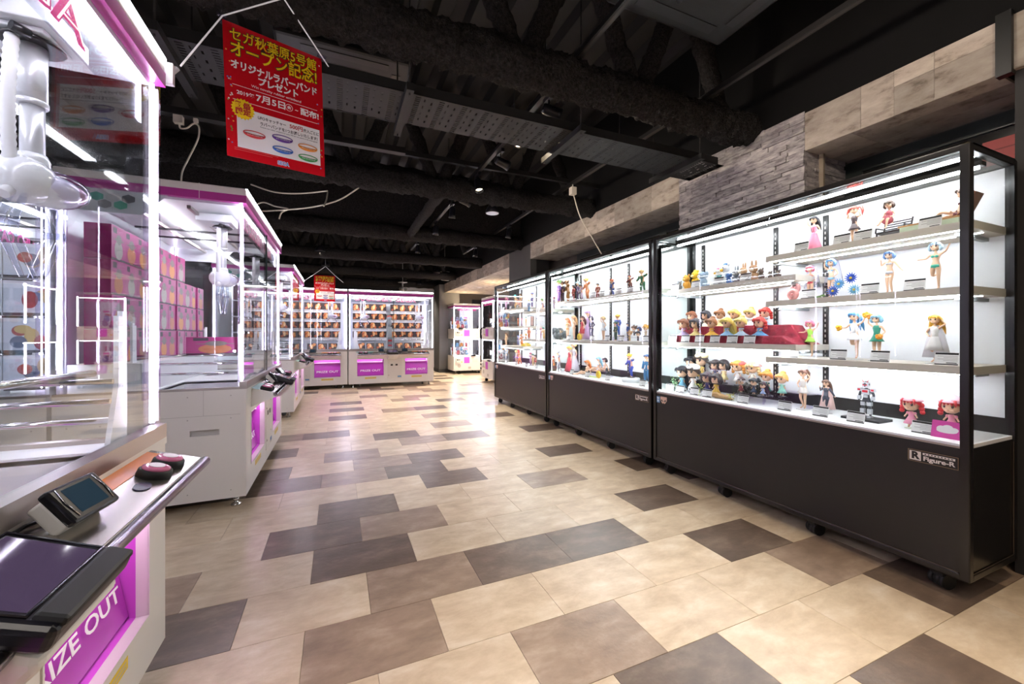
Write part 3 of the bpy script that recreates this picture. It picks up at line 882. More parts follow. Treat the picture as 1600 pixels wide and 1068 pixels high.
# ---------------------------------------------------------------- glass display cabinets on the right
CX, CD, CL = 2.363, .457, 1.80
CABS = {}
def make_cabinet(key, y0, label, uprights, shelves):
    r = thing('display_cabinet', label, 'display cabinet', (CX, y0, 0), 0, 'black glass display cabinets')
    CABS[key] = (r, y0)
    # frame
    fr = MB()
    for y in (0, CL - .03):
        for x in (0, CD - .03):
            fr.box((x, y, .085), (x + .03, y + .03, 1.885))
    fr.box((0, .03, 1.86), (.03, CL - .03, 1.885)).box((CD - .03, .03, 1.86), (CD, CL - .03, 1.885))
    for y in (0, CL - .03):
        fr.box((.03, y, 1.86), (CD - .03, y + .03, 1.885))
    fr.box((0, .03, .085), (.03, CL - .03, .112)).box((CD - .03, .03, .085), (CD, CL - .03, .112))
    for y in (0, CL - .03):
        fr.box((.03, y, .085), (CD - .03, y + .03, .112))
    fo = fr.build('frame', FRAME, r, bevel=.004)
    line = mat('trim_line_bronze', '#6b5f52', .3, .6)
    MB().box((.0015, .035, .1125), (.004, CL - .035, .1145)).box((.035, .0015, .1125), (CD - .035, .004, .1145)).box((CD - .034, .0015, .115), (CD - .032, .004, .62)).build('trim_line', line, fo)
    MB().box((.004, .002, 1.8855), (.012, CL - .002, 1.8875)).build('top_trim', mat('trim_gold', '#a08a5c', .25, .9), fo)
    # base panels
    MB().box((.006, .03, .112), (.02, CL - .03, .63)).build('front_panel', PANEL, r)
    for y in (.006, CL - .02):
        MB().box((.03, y, .112), (CD - .03, y + .014, .63)).build('side_panel', mat('side_panel_gloss', '#161413', .22), r)
    MB().box((.02, .02, .095), (CD - .02, CL - .02, .11)).build('bottom_board', FRAME, r)
    MB().box((.01, .008, .615), (CD - .01, CL - .008, .645)).box((.004, .03, .628), (.01, CL - .03, .636), 1).build('display_floor', [mat('case_white', '#f2f4f6', .35), ALU], r)
    MB().box((CD - .022, .03, .645), (CD - .014, CL - .03, 1.86)).build('back_panel', mat('case_back', '#eef1f5', .5), r)
    MB().box((CD - .03, .03, .645), (CD - .0225, CL - .03, .72)).build('back_skirt', FRAME, r)
    MB().box((.028, .028, 1.858), (CD - .028, CL - .028, 1.864)).build('glass_top', glass('case_top_glass', '#f6f9f9', 1.5, .0, .95), r)
    # glass
    MB().box((.010, .03, .64), (.015, CL - .03, 1.86)).build('glass_front', CGLASS, r)
    for y in (.010, CL - .016):
        MB().box((.03, y, .64), (CD - .03, y + .005, 1.86)).build('glass_side', CGLASS, r)
    MB().box((.0305, .0085, .64), (.0345, .0165, 1.86)).build('glass_edge', mat('glass_edge_teal', '#5f8f86', .15), r)
    # light bars
    lb = MB().box((.205, .032, 1.838), (.250, CL - .032, 1.857)).build('light_channel', FRAME, r)
    MB().box((.213, .045, 1.828), (.229, CL - .045, 1.8375)).build('light_strip', LEDC, lb)
    MB().box((.034, CL - .046, .66), (.042, CL - .034, 1.80)).box((.030, CL - .058, .66), (.034, CL - .030, 1.80), 1).build('corner_light_strip', [LEDC, FRAME], r)
    MB().tube([(.20, 1.0, 1.83), (.17, .96, 1.80), (.10, .9, 1.835), (.12, .8, 1.84)], .003, 5).tube([(.20, 1.05, 1.83), (.14, 1.12, 1.815), (.09, 1.2, 1.83)], .003, 5).build('cable', BLACKP, r)
    for u in uprights:
        y = u - y0
        up = MB().box((CD - .034, y - .014, .66), (CD - .0225, y + .014, 1.84)).build('shelf_upright', FRAME, r)
        sl = MB()
        z = .70
        while z < 1.82:
            sl.box((CD - .0345, y - .003, z), (CD - .0338, y + .003, z + .016)); z += .032
        tag(sl.build('slots', GREYST, up), kind='stuff')
    for (a, b, z, nm) in shelves:
        s = MB().box((.10, a - y0, z), (CD - .035, b - y0, z + .035)).build('shelf', mat('shelf_board', '#d9d2c8', .45), r)
        for q in (.106, .252):
            MB().box((q, a - y0 + .02, z - .003), (q + .007, b - y0 - .02, z)).build('light_strip', LEDC, s)
        for yy in (a + .06, b - .06):
            MB().box((.14, yy - y0 - .01, z - .02), (CD - .04, yy - y0 + .01, z - .004)).build('bracket', mat('bracket_grey', '#9aa0a4', .4), s)
        MB().tube([(.13, b - y0 - .06, z - .004), (.15, b - y0 - .04, z - .025), (.2, b - y0 - .05, z - .012)], .003, 5).build('cable', BLACKP, s)
    # castors
    for y in (.11, .62, 1.19, CL - .11):
        for x in (.06, CD - .06):
            c = obj('castor', MB().cyl((-.012, -.006, .032), (.012, -.006, .032), .032, 16).cyl((-.03, -.006, .034), (-.013, -.006, .034), .033, 16).cyl((.013, -.006, .034), (.03, -.006, .034), .033, 16).box((-.025, -.02, .05), (.025, .02, .075)).mesh('castor', RUBBER, 0), r, (x, y, 0), rot=(0, 0, R(70)))
            MB().cyl((x, y, .07), (x, y, .096), .012, 10).build('castor_stem', CHROME, c, (-x, -y, 0))
    # maker plate and stickers on the front
    pl = MB().box((-.0015, 0, 0), (.006, .158, .048)).box((-.0022, -.002, -.002), (-.0012, 0, .05), 1).box((-.0022, .158, -.002), (-.0012, .16, .05), 1).box((-.0022, 0, .048), (-.0012, .158, .05), 1).box((-.0022, 0, -.002), (-.0012, .158, 0), 1).build('maker_plate', [mat('plate_black', '#171312', .4), mat('plate_edge', '#8a7258', .4)], r, (.004, .036, .538))
    tp = (PI / 2, 0, -PI / 2)
    lw = mat('plate_white', '#e6e0dc', .5)
    MB().box((-.002, .116, .004), (-.001, .155, .044)).build('plate_print', lw, pl)
    MB().box((-.002, .008, .033), (-.001, .11, .042)).build('plate_print', lw, pl)
    text('R', .042, 'lettering', BLACKP, pl, (-.0024, .1355, .024), tp, .002)
    text('Figure-R', .026, 'lettering', lw, pl, (-.0024, .059, .017), tp, .0007, width=.10)
    dsh = MB()
    for q in range(9):
        dsh.box((-.0026, .014 + q * .0105, .0355), (-.002, .020 + q * .0105, .0395))
    tag(dsh.build('small_print', BLACKP, pl), kind='stuff')
    st = MB().box((-.0012, 0, 0), (.006, .033, .05)).build('sticker', mat('sticker_blue2', '#6c9fd0', .5), r, (.004, CL - .068, .555))
    MB().box((-.0016, .005, .030), (-.0011, .028, .043)).build('sticker_print', paint('#cfe0f0'), st)
    MB().box((-.0016, .007, .008), (-.0011, .026, .024)).build('sticker_print', paint('#cfe0f0'), st)
    pts = [(-.05, .085), (.05, .085), (.05, .045), (.028, .02), (.014, .01), (.0, .022), (-.014, .01), (-.028, .02), (-.05, .045)]
    pts = [(q[0] * .66, q[1] * .72) for q in pts]
    mk = MB().prism(pts, 'x', -.0012, .006).build('logo_sticker', mat('logo_pink', '#e6c3b4', .5), r, (.004, CL - .109, .546))
    for s_ in (-1, 1):
        MB().prism([(s_ * .003, .025), (s_ * .013, .036), (s_ * .027, .038), (s_ * .024, .026), (s_ * .012, .021)], 'x', -.0018, -.0011).build('logo_eye', BLACKP, mk)
        MB().prism([(s_ * .010, .026), (s_ * .014, .030), (s_ * .019, .027), (s_ * .014, .0245)], 'x', -.0022, -.0017).build('logo_pupil', lw, mk)
    return r
Y1, Y2, Y3 = .775, 2.60, 4.425
make_cabinet('near', Y1, 'nearest long black glass cabinet of figurines, at the right edge',
             [ypx(1212, 2.79), ypx(1290, 2.79), 2.46],
             [(.80, 1.70, 1.552, 'R1'), (.80, 1.70, 1.272, 'R2'), (.80, 1.70, .928, 'R3'), (1.52, 2.52, 1.42, 'L1'), (1.52, 2.52, 1.005, 'L2')])
make_cabinet('middle', Y2, 'middle black glass cabinet of figurines, between two cabinets',
             [ypx(907, 2.79), ypx(954, 2.79), ypx(982, 2.79)],
             [(2.64, 4.36, 1.455, 'S1'), (2.64, 4.36, 1.0, 'S2')])
make_cabinet('far', Y3, 'farthest black glass cabinet of figurines beside the slim machines',
             [ypx(838, 2.79), ypx(815, 2.79)],
             [(5.32, 6.18, 1.465, 'L1'), (5.32, 6.18, 1.19, 'L2'), (5.32, 6.18, .89, 'L3'), (4.46, 5.30, 1.385, 'R1'), (4.46, 5.30, 1.0, 'R2')])

# ---------------------------------------------------------------- figurines
BASEJ = dict(pel=(0, 0, .50, .058), wa=(0, 0, .60, .046), ch=(0, 0, .69, .06), nk=(0, 0, .775, .022), hd=(0, -.005, .82, .03),
             shL=(.078, 0, .735, .026), elL=(.115, .01, .60, .02), wrL=(.118, -.03, .48, .014), hnL=(.118, -.042, .435, .016),
             hipL=(.046, 0, .475, .05), knL=(.045, -.008, .27, .032), anL=(.04, .012, .055, .019), toL=(.045, -.045, .018, .017))
for k in list(BASEJ):
    if k.endswith('L'):
        x, y, z, r_ = BASEJ[k]
        BASEJ[k[:-1] + 'R'] = (-x, y, z, r_)
EDG = [('pel', 'wa'), ('wa', 'ch'), ('ch', 'nk'), ('nk', 'hd')]
for s in 'LR':
    EDG += [('ch', 'sh' + s), ('sh' + s, 'el' + s), ('el' + s, 'wr' + s), ('wr' + s, 'hn' + s), ('pel', 'hip' + s), ('hip' + s, 'kn' + s), ('kn' + s, 'an' + s), ('an' + s, 'to' + s)]
POSES = {
    'stand': {},
    'wave': dict(elR=(-.14, -.03, .80), wrR=(-.12, -.06, .91), hnR=(-.11, -.06, .96), elL=(.14, .02, .61), wrL=(.09, -.05, .54), hnL=(.07, -.06, .51)),
    'out': dict(elL=(.16, .0, .62), wrL=(.23, -.02, .52), hnL=(.26, -.03, .50), elR=(-.15, -.02, .66), wrR=(-.13, -.07, .75), hnR=(-.13, -.08, .80), knL=(.03, -.03, .27)),
    'hips': dict(elL=(.16, .03, .62), wrL=(.085, -.03, .53), hnL=(.06, -.04, .51), elR=(-.16, .03, .62), wrR=(-.085, -.03, .53), hnR=(-.06, -.04, .51)),
    'dance': dict(elL=(.15, -.03, .72), wrL=(.13, -.08, .83), hnL=(.12, -.08, .87), elR=(-.15, -.03, .72), wrR=(-.09, -.08, .80), hnR=(-.07, -.08, .83), knL=(.08, -.07, .30), anL=(.10, .04, .12), toL=(.11, .0, .07)),
    'kick': dict(elL=(.15, .0, .78), wrL=(.20, -.02, .88), hnL=(.22, -.02, .92), elR=(-.15, .0, .66), wrR=(-.24, -.03, .66), hnR=(-.28, -.03, .66), knR=(-.07, .06, .30), anR=(-.04, .22, .36), toR=(-.04, .25, .40)),
    'head': dict(elL=(.16, .0, .80), wrL=(.07, .02, .90), hnL=(.04, .03, .93), elR=(-.14, .01, .62), wrR=(-.08, -.05, .56), hnR=(-.06, -.06, .54), knR=(-.03, -.06, .28), anR=(-.01, .03, .08)),
    'lunge': dict(pel=(0, 0, .43, .07), wa=(0, -.02, .53, .06), ch=(0, -.05, .64, .082), nk=(0, -.07, .735, .03), hd=(0, -.08, .78, .034), shL=(.11, -.05, .69, .04), shR=(-.11, -.05, .69, .04), elL=(.22, -.06, .72, .034), wrL=(.30, -.12, .76, .026), hnL=(.33, -.14, .78, .03), elR=(-.2, -.03, .58, .034), wrR=(-.24, -.10, .50, .026), hnR=(-.25, -.12, .48, .03), hipL=(.06, 0, .42, .06), hipR=(-.06, 0, .42, .06), knL=(.14, -.10, .26, .045), anL=(.15, -.06, .05, .027), toL=(.16, -.12, .018, .022), knR=(-.13, .06, .24, .045), anR=(-.17, .14, .05, .027), toR=(-.19, .09, .018, .022)),
    'hero': dict(ch=(0, 0, .69, .08), shL=(.11, 0, .74, .042), shR=(-.11, 0, .74, .042), elL=(.16, .01, .61, .034), elR=(-.16, .01, .61, .034), wrL=(.15, -.04, .49, .026), wrR=(-.15, -.04, .49, .026), hnL=(.15, -.05, .45, .028), hnR=(-.15, -.05, .45, .028), hipL=(.055, 0, .475, .056), hipR=(-.055, 0, .475, .056), knL=(.075, -.01, .27, .042), knR=(-.075, -.01, .27, .042), anL=(.085, .01, .055, .026), anR=(-.085, .01, .055, .026), toL=(.09, -.05, .018, .022), toR=(-.09, -.05, .018, .022)),
    'sit': dict(pel=(0, 0, .10), wa=(0, 0, .20), ch=(0, -.01, .29), nk=(0, -.01, .375), hd=(0, -.015, .42), shL=(.078, -.01, .335), shR=(-.078, -.01, .335), elL=(.12, -.01, .21), elR=(-.12, -.01, .21), wrL=(.06, -.08, .19), wrR=(-.06, -.08, .19), hnL=(.03, -.10, .20), hnR=(-.03, -.10, .20), hipL=(.045, -.01, .08), hipR=(-.045, -.01, .08), knL=(.05, -.21, .13), knR=(-.05, -.20, .15), anL=(.05, -.27, -.08), anR=(-.09, -.30, -.02), toL=(.05, -.33, -.12), toR=(-.10, -.36, -.03)),
    'floor': dict(pel=(0, 0, .06), wa=(0, .05, .15), ch=(0, .08, .24), nk=(0, .08, .325), hd=(0, .075, .37), shL=(.078, .08, .285), shR=(-.078, .08, .285), elL=(.13, .12, .16), elR=(-.13, .12, .16), wrL=(.14, .15, .04), wrR=(-.14, .15, .04), hnL=(.14, .15, .02), hnR=(-.14, .15, .02), hipL=(.045, -.01, .055), hipR=(-.045, -.01, .055), knL=(.06, -.22, .14), knR=(-.07, -.24, .05), anL=(.06, -.34, .03), anR=(-.05, -.44, .03), toL=(.06, -.40, .02), toR=(-.05, -.50, .03)),
}
def joints(pose):
    J_ = dict(BASEJ)
    for k, v in POSES[pose].items():
        J_[k] = tuple(v) if len(v) == 4 else tuple(v) + (BASEJ[k][3],)
    return J_
MESHC = {}
SKIN_P, EYE_P = mat('figure_skin', '#ecc3a4', .4), paint('#2a2230')
def skinned(J_, edges, sub=1):
    names = list(J_)
    me = bpy.data.meshes.new('body')
    me.from_pydata([J_[n][:3] for n in names], [(names.index(a), names.index(b)) for a, b in edges], [])
    o = bpy.data.objects.new('tmp', me)
    COL.objects.link(o)
    o.modifiers.new('s', 'SKIN').use_smooth_shade = True
    if sub:
        o.modifiers.new('u', 'SUBSURF').levels = sub
    sv = me.skin_vertices[0].data
    for i, n in enumerate(names):
        sv[i].radius = (J_[n][3],) * 2
        sv[i].use_root = (n == 'pel')
    dg = bpy.context.evaluated_depsgraph_get()
    res = bpy.data.meshes.new_from_object(o.evaluated_get(dg))
    bpy.data.objects.remove(o); bpy.data.meshes.remove(me)
    return res
def head_mb(b, c, r, mi=0, eye=1):
    b.ell(c, (r * .92, r * .96, r), 14, 10, mi)
    b.ell((c[0], c[1] - r * .5, c[2] - r * .55), (r * .5, r * .42, r * .38), 10, 6, mi)          # chin
    b.ell((c[0], c[1] - r * .96, c[2] - r * .18), (r * .07, r * .09, r * .08), 6, 4, mi)          # nose
    for s in (-1, 1):
        b.ell((c[0] + s * r * .38, c[1] - r * .83, c[2] - r * .02), (r * .15, r * .1, r * .2), 8, 6, eye)
        b.ell((c[0] + s * r * .92, c[1], c[2] - r * .1), (r * .08, r * .14, r * .2), 6, 4, mi)    # ear
    b.ell((c[0], c[1] - r * .87, c[2] - r * .48), (r * .13, r * .05, r * .035), 6, 4, 2)          # mouth
def body_mesh(pose):
    k = ('body', pose)
    if k in MESHC:
        return MESHC[k]
    if pose in ('chibi', 'bust'):
        if pose == 'chibi':
            J_ = dict(pel=(0, 0, .30, .06), ch=(0, 0, .42, .06), nk=(0, 0, .50, .03), shL=(.07, 0, .455, .026), wrL=(.14, -.03, .34, .02), hnL=(.15, -.04, .31, .024), hipL=(.045, 0, .26, .045), anL=(.05, 0, .05, .03), toL=(.052, -.05, .025, .028))
        else:
            J_ = dict(pel=(0, 0, .12, .08), ch=(0, 0, .30, .075), nk=(0, 0, .40, .035), shL=(.09, 0, .345, .03), wrL=(.09, -.09, .26, .022), hnL=(.05, -.12, .27, .024))
        for q in [q for q in J_ if q.endswith('L')]:
            x, y, z, r_ = J_[q]; J_[q[:-1] + 'R'] = (-x, y, z, r_)
        ed = [('pel', 'ch'), ('ch', 'nk')]
        for s in 'LR':
            ed += [('ch', 'sh' + s), ('sh' + s, 'wr' + s), ('wr' + s, 'hn' + s)]
            if pose == 'chibi':
                ed += [('pel', 'hip' + s), ('hip' + s, 'an' + s), ('an' + s, 'to' + s)]
        hc, hr = ((0, -.01, .72), .205) if pose == 'chibi' else ((0, -.01, .66), .25)
    else:
        J_, ed = joints(pose), EDG
        h = J_['hd']; hc, hr = (h[0], h[1] - .008, h[2] + .075), .085
    me = skinned(J_, ed)
    b = MB()
    b.add([v.co for v in me.vertices], [tuple(p.vertices) for p in me.polygons], 0, True)
    head_mb(b, hc, hr)
    m = b.mesh('body', [SKIN_P, EYE_P, paint('#b0564e')])
    MESHC[k] = m
    return m
def head_of(pose):
    if pose == 'chibi': return (0, -.01, .72), .205
    if pose == 'bust': return (0, -.01, .66), .25
    h = joints(pose)['hd']
    return (h[0], h[1] - .008, h[2] + .075), .085
def hair_mesh(kind, pose):
    k = ('hair', kind, pose if pose in ('chibi', 'bust') else tuple(head_of(pose)[0]))
    if k in MESHC:
        return MESHC[k]
    c, r = head_of(pose)
    x, y, z = c
    b = MB()
    # cap of hair open towards the face
    nu, nv = 16, 8
    vs, fs = [], []
    for j in range(nv + 1):
        t = PI * .62 * j / nv
        for i in range(nu):
            a = 2 * PI * i / nu
            front = max(0, -math.sin(a))
            tt = t * (1 - .42 * front)
            rr = r * (1.14 - .05 * front)
            vs.append((x + rr * math.sin(tt) * math.cos(a), y + .012 * r + rr * math.sin(tt) * math.sin(a), z + r * .06 + rr * math.cos(tt)))
    for j in range(nv):
        for i in range(nu):
            fs.append((j * nu + i, j * nu + (i + 1) % nu, (j + 1) * nu + (i + 1) % nu, (j + 1) * nu + i))
    b.add(vs, fs, 0, True)
    for i in (-2, -1, 0, 1, 2):   # fringe locks
        b.tube([(x + i * r * .28, y - r * .75, z + r * .75), (x + i * r * .36, y - r * 1.0, z + r * .40), (x + i * r * .38, y - r * .96, z + r * (.16 - .1 * abs(i)))], [r * .2, r * .17, r * .03], 5)
    def lock(p, rs):
        b.tube([(x + q[0] * r, y + q[1] * r, z + q[2] * r) for q in p], [q * r for q in rs], 7)
    if kind == 'long':
        for i in (-2, -1, 0, 1, 2):
            lock([(i * .35, .6, .4), (i * .5, .95, -.8), (i * .62, 1.1, -2.2), (i * .75, 1.35, -3.6)], [.35, .42, .36, .05])
    elif kind == 'bob':
        for i in (-3, -2, -1, 0, 1, 2, 3):
            a = i * .62
            lock([(math.sin(a) * .95, math.cos(a) * .8, .3), (math.sin(a) * 1.08, math.cos(a) * .95, -.5), (math.sin(a) * .95, math.cos(a) * .8, -1.05)], [.32, .34, .1])
    elif kind == 'pony':
        lock([(0, .9, .7), (.2, 1.5, .9), (.5, 1.9, 0), (.5, 1.8, -1.6), (.3, 1.5, -3.0)], [.2, .38, .45, .35, .05])
    elif kind == 'twin':
        for s in (-1, 1):
            lock([(s * .9, .2, .6), (s * 1.6, .35, .6), (s * 1.9, .5, -.6), (s * 1.7, .6, -2.0)], [.2, .38, .36, .05])
    elif kind == 'bun':
        b.ell((x, y + r * .35, z + r * 1.15), (r * .55, r * .5, r * .4), 10, 8)
        lock([(-.9, .2, .2), (-1.0, .3, -.5)], [.25, .1]); lock([(.9, .2, .2), (1.0, .3, -.5)], [.25, .1])
    elif kind == 'spiky':
        rd = random.Random(3)
        for i in range(12):
            a, e = i * 2.4, rd.uniform(.1, 1.2)
            d = (math.cos(a) * math.cos(e), math.sin(a) * math.cos(e) * .8 + .25, math.sin(e))
            lock([(d[0] * .8, d[1] * .8, d[2] * .8), (d[0] * 1.3, d[1] * 1.3, d[2] * 1.3 + .1), (d[0] * 1.75, d[1] * 1.75, d[2] * 1.8)], [.36, .24, .02])
    elif kind == 'buns2':
        for s in (-1, 1):
            b.ell((x + s * r * .95, y + r * .1, z + r * .65), r * .48, 10, 8)
    elif kind == 'curls':
        for s in (-1, 1):
            for q in range(3):
                b.ell((x + s * r * (1.0 + .08 * q), y + r * .25, z - r * (.1 + .5 * q)), r * (.4 - .04 * q), 8, 6)
    else:
        for i in (-1, 0, 1):
            lock([(i * .5, .8, .1), (i * .6, .95, -.5)], [.4, .12])
    m = b.mesh('hair', paint('#555555'))
    MESHC[k] = m
    return m
def outfit_mesh(kind, pose):
    k = ('fit', kind, pose)
    if k in MESHC:
        return MESHC[k]
    b = MB()
    if pose == 'chibi':
        if kind == 'pants':
            b.lathe([(.06, .48), (.075, .42), (.08, .30), (.075, .26)], 14)
            for s in (-1, 1):
                b.tube([(s * .045, 0, .28), (s * .05, 0, .06)], [.055, .042], 8)
        else:
            b.lathe([(.045, .49), (.07, .44), (.062, .36), (.12, .24), (.175, .13)], 20, wav=.07, wn=8)
        for s in (-1, 1):
            b.ell((s * .085, 0, .44), (.04, .04, .045), 8, 6)
    elif pose == 'bust':
        b.lathe([(.06, .39), (.095, .33), (.085, .24), (.2, .12), (.36, .02), (.37, 0)], 24, wav=.06, wn=9)
        for s in (-1, 1):
            b.ell((s * .105, 0, .34), (.05, .045, .045), 8, 6)
    else:
        J_ = joints(pose)
        P = lambda n: Vector(J_[n][:3])
        ch, wa, pel = P('ch'), P('wa'), P('pel')
        def seg(ns, grow, n=10):
            b.tube([P(q) for q in ns], [J_[q][3] * 1.02 + grow for q in ns], n)
        def top():
            b.tube([ch + Vector((0, 0, .055)), ch + Vector((0, -.004, 0)), wa, pel], [.055 * J_['ch'][3] / .06, .071 * J_['ch'][3] / .06, .053 * J_['wa'][3] / .046, .066 * J_['pel'][3] / .058], 14)
        def sleeves(full=True):
            for s in 'LR':
                b.tube([P('sh' + s), P('el' + s)] + ([P('wr' + s)] if full else []), [.036 * J_['sh' + s][3] / .026, .028 * J_['el' + s][3] / .02] + ([.022 * J_['wr' + s][3] / .014] if full else []), 8)
        if kind == 'swim':
            for s in (-1, 1):
                b.ell(ch + Vector((s * .03, -.048, .0)), (.03, .026, .026), 8, 6)
            b.tube([ch + Vector((0, .0, .006)), ch + Vector((0, 0, -.008))], .068, 14)
            b.tube([pel + Vector((0, 0, .02)), pel + Vector((0, 0, -.035))], [.07, .078], 14)
            b.tube([pel + Vector((0, 0, -.03)), pel + Vector((0, 0, -.06))], [.06, .03], 10)
        elif kind in ('dress', 'mini', 'gown'):
            top()
            hem, rad = {'dress': (-.24, .15), 'mini': (-.1, .125), 'gown': (-.48, .19)}[kind]
            if pose in ('sit', 'floor'):
                b.tube([pel + Vector((0, .03, .03)), (P('hipL') + P('hipR')) / 2 + Vector((0, -.08, .015)), (P('knL') + P('knR')) / 2 + Vector((0, .02, -.01))], [.07, .10, .10], 14)
            else:
                b.lathe([(.058, .05), (.075, 0), (rad * .8, hem * .6), (rad, hem)], 22, pel, wav=.09, wn=9)
        elif kind in ('pants', 'suit', 'jacket'):
            for s in 'LR':
                seg(['hip' + s, 'kn' + s, 'an' + s], .009)
            b.tube([pel + Vector((0, 0, .05)), pel + Vector((0, 0, -.04))], [.062, .078], 12)
            if kind != 'pants':
                top(); sleeves()
            else:
                top(); sleeves(False)
        if kind == 'jacket':
            b.lathe([(.06, .12), (.07, .02), (.105, -.10)], 16, pel, sy=.9)
    m = b.mesh('outfit', paint('#777777'))
    MESHC[k] = m
    return m
def extra_mesh(kind, pose):
    k = ('ext', kind, pose)
    if k in MESHC:
        return MESHC[k]
    c, r = head_of(pose)
    b = MB()
    if kind == 'pompoms':
        J_ = joints(pose)
        rd = random.Random(1)
        for h in ('hnL', 'hnR'):
            p = Vector(J_[h][:3])
            for i in range(16):
                d = Vector((rd.uniform(-1, 1), rd.uniform(-1, 1), rd.uniform(-1, 1))).normalized() * .042
                b.ell(p + d, .03, 6, 5)
    elif kind == 'bonnet':
        b.lathe([(r * 1.35, -r * .1), (r * 1.4, 0), (r * 1.2, r * .25), (r * .7, r * .55), (r * .1, r * .62)], 18, (c[0], c[1] + r * .35, c[2] + r * .45))
    elif kind == 'hat':
        b.lathe([(r * 1.25, 0), (r * 1.3, r * .1), (r * .95, r * .5), (r * .45, r * .9), (r * .08, r * 1.15)], 16, (c[0], c[1] + r * .1, c[2] + r * .45))
    elif kind == 'turban':
        b.ell((c[0], c[1] + r * .05, c[2] + r * .75), (r * 1.2, r * 1.15, r * .65), 14, 10)
        b.tube([(c[0], c[1] - r, c[2] + r), (c[0], c[1] - r, c[2] + r * 1.9)], [r * .15, r * .03], 6)
    elif kind == 'veil':
        b.lathe([(r * .5, r * 1.2), (r * 1.3, r * .5), (r * 2.0, -r * 3.0), (r * 2.6, -r * 6.5)], 18, (c[0], c[1] + r * 1.2, c[2]), sy=.5, wav=.1, wn=7)
    elif kind == 'ribbon':
        for s in (-1, 1):
            b.ell((c[0] + s * r * .35, c[1], c[2] + r * 1.2), (r * .35, r * .15, r * .22), 8, 6)
    elif kind == 'cape':
        J_ = joints(pose); p = Vector(J_['nk'][:3])
        b.lathe([(.05, 0), (.10, -.08), (.16, -.4), (.2, -.66)], 18, p + Vector((0, .05, 0)), sy=.6, wav=.12, wn=6)
    m = b.mesh('accessory', paint('#999999'))
    MESHC[k] = m
    return m
STAND = MB().lathe([(.15, 0), (.15, .012), (.14, .016)], 20).mesh('stand', paint('#dddddd'))
def colour(o, m):
    for i in range(len(m)):
        o.material_slots[i].link = 'OBJECT'
        o.material_slots[i].material = m[i]
FIGN = {}
def fig(X, Y, z, h, pose, hair, hcol, fit, fcol, label, extra=None, ecol='#ffffff', rz=0., stand='#e8e8ea', group='figurines in the display cabinets', skin=None, cat='figurine'):
    root = thing('figurine', label, cat, (X, Y, z), -PI / 2 + rz, group)
    st = .016 * h if stand else 0
    def part(name, me, mats):
        o = obj(name, me, root, (0, 0, st))
        o.scale = (h, h, h)
        if mats: colour(o, mats)
        return o
    lift = 0
    if pose == 'sit': lift = .135
    bm_ = part('body', body_mesh(pose), [paint(skin), EYE_P, paint('#b0564e')] if skin else None)
    hm = part('hair', hair_mesh(hair, pose), [paint(hcol, .35)])
    om = part('outfit', outfit_mesh(fit, pose), [paint(fcol, .5)])
    ps = [bm_, hm, om]
    if extra:
        ps.append(part({'pompoms': 'pompoms', 'bonnet': 'bonnet', 'hat': 'hat', 'turban': 'turban', 'veil': 'veil', 'ribbon': 'ribbon', 'cape': 'cape'}[extra], extra_mesh(extra, pose), [glass('veil_sheer', '#f4f4ff', 1.2, .3) if extra == 'veil' else paint(ecol)]))
    for p in ps:
        p.location.z = st + lift * h
    if stand:
        o = obj('stand', STAND, root); o.scale = (h, h, h)
        colour(o, [ACRY if stand == 'clear' else paint(stand, .3)])
    return root
def fh(px, X, hp):          # real height of something hp pixels tall in column px
    return hp / FPX * zc(X, ypx(px, X))
C_ = 'nearest cabinet'
def fit(px, X):             # spot on the shelf for a column px, kept inside the cabinet it belongs to
    lo, hi = (.83, 2.50) if px > 1022 else (2.68, 4.33) if px > 856 else (4.50, 6.12)
    while ypx(px, X) > hi and X > 2.50:
        X -= .01
    return X, min(hi, max(lo, ypx(px, X)))
def F(px, X, z, hp, *a, **k):
    X, Y = fit(px, X)
    return fig(X, Y, z, fh(px, X, hp), *a, **k)
ZF = .645
# right half of the nearest cabinet
F(1272, 2.62, 1.587, 57, 'wave', 'long', '#1d1a20', 'gown', '#e88aa6', 'black-haired figurine in a long pink gown on the top shelf')
F(1335, 2.62, 1.587, 62, 'dance', 'twin', '#b0463c', 'mini', '#5a4a4c', 'red-haired dancing figurine with dark skirt on the top shelf')
t = F(1390, 2.62, 1.587 + .05, 64, 'sit', 'bob', '#4a3a34', 'dress', '#b85a66', 'brown-haired seated figurine in a rose jacket on a black bench', stand=None)
bx, by = 2.62, ypx(1392, 2.62)
bn = thing('miniature_bench', 'ornate black miniature bench under the seated figurine', 'bench', (bx + .02, by, 1.587), -PI / 2)
q = MB().box((-.06, -.03, .040), (.06, .035, .049))
for s in (-1, 1):
    q.tube([(s * .055, -.03, 0), (s * .055, -.03, .045)], .004, 6).tube([(s * .055, .035, 0), (s * .055, .035, .05), (s * .055, .05, .09), (s * .055, .06, .115)], .004, 6)
    q.tube([(s * .058, -.035, .045), (s * .058, -.03, .07), (s * .058, .04, .072)], .004, 6)
q.build('frame', paint('#1c1618'), bn)
for i in range(5):
    MB().tube([(-.055, .037 + i * .006, .055 + i * .013), (.055, .037 + i * .006, .055 + i * .013)], .003, 5).build('slat', paint('#1c1618'), bn)
F(1497, 2.62, 1.587 + .055, 80, 'floor', 'short', '#5a4438', 'swim', '#7a4a52', 'brown-haired reclining figurine on a wooden deckchair', stand=None, rz=-PI / 2)
dk_ = thing('miniature_deckchair', 'wooden miniature deckchair behind the cabinet corner post', 'deckchair', (2.62, 1.0, 1.587), 0)
MB().box((-.04, -.13, .045), (.04, .10, .054)).build('seat', paint('#b98a5c'), dk_)
MB().prism([(-.13, .05), (-.13, .06), (-.165, .15), (-.172, .145)], 'x', -.04, .04).build('backrest', paint('#8c5f40'), dk_)
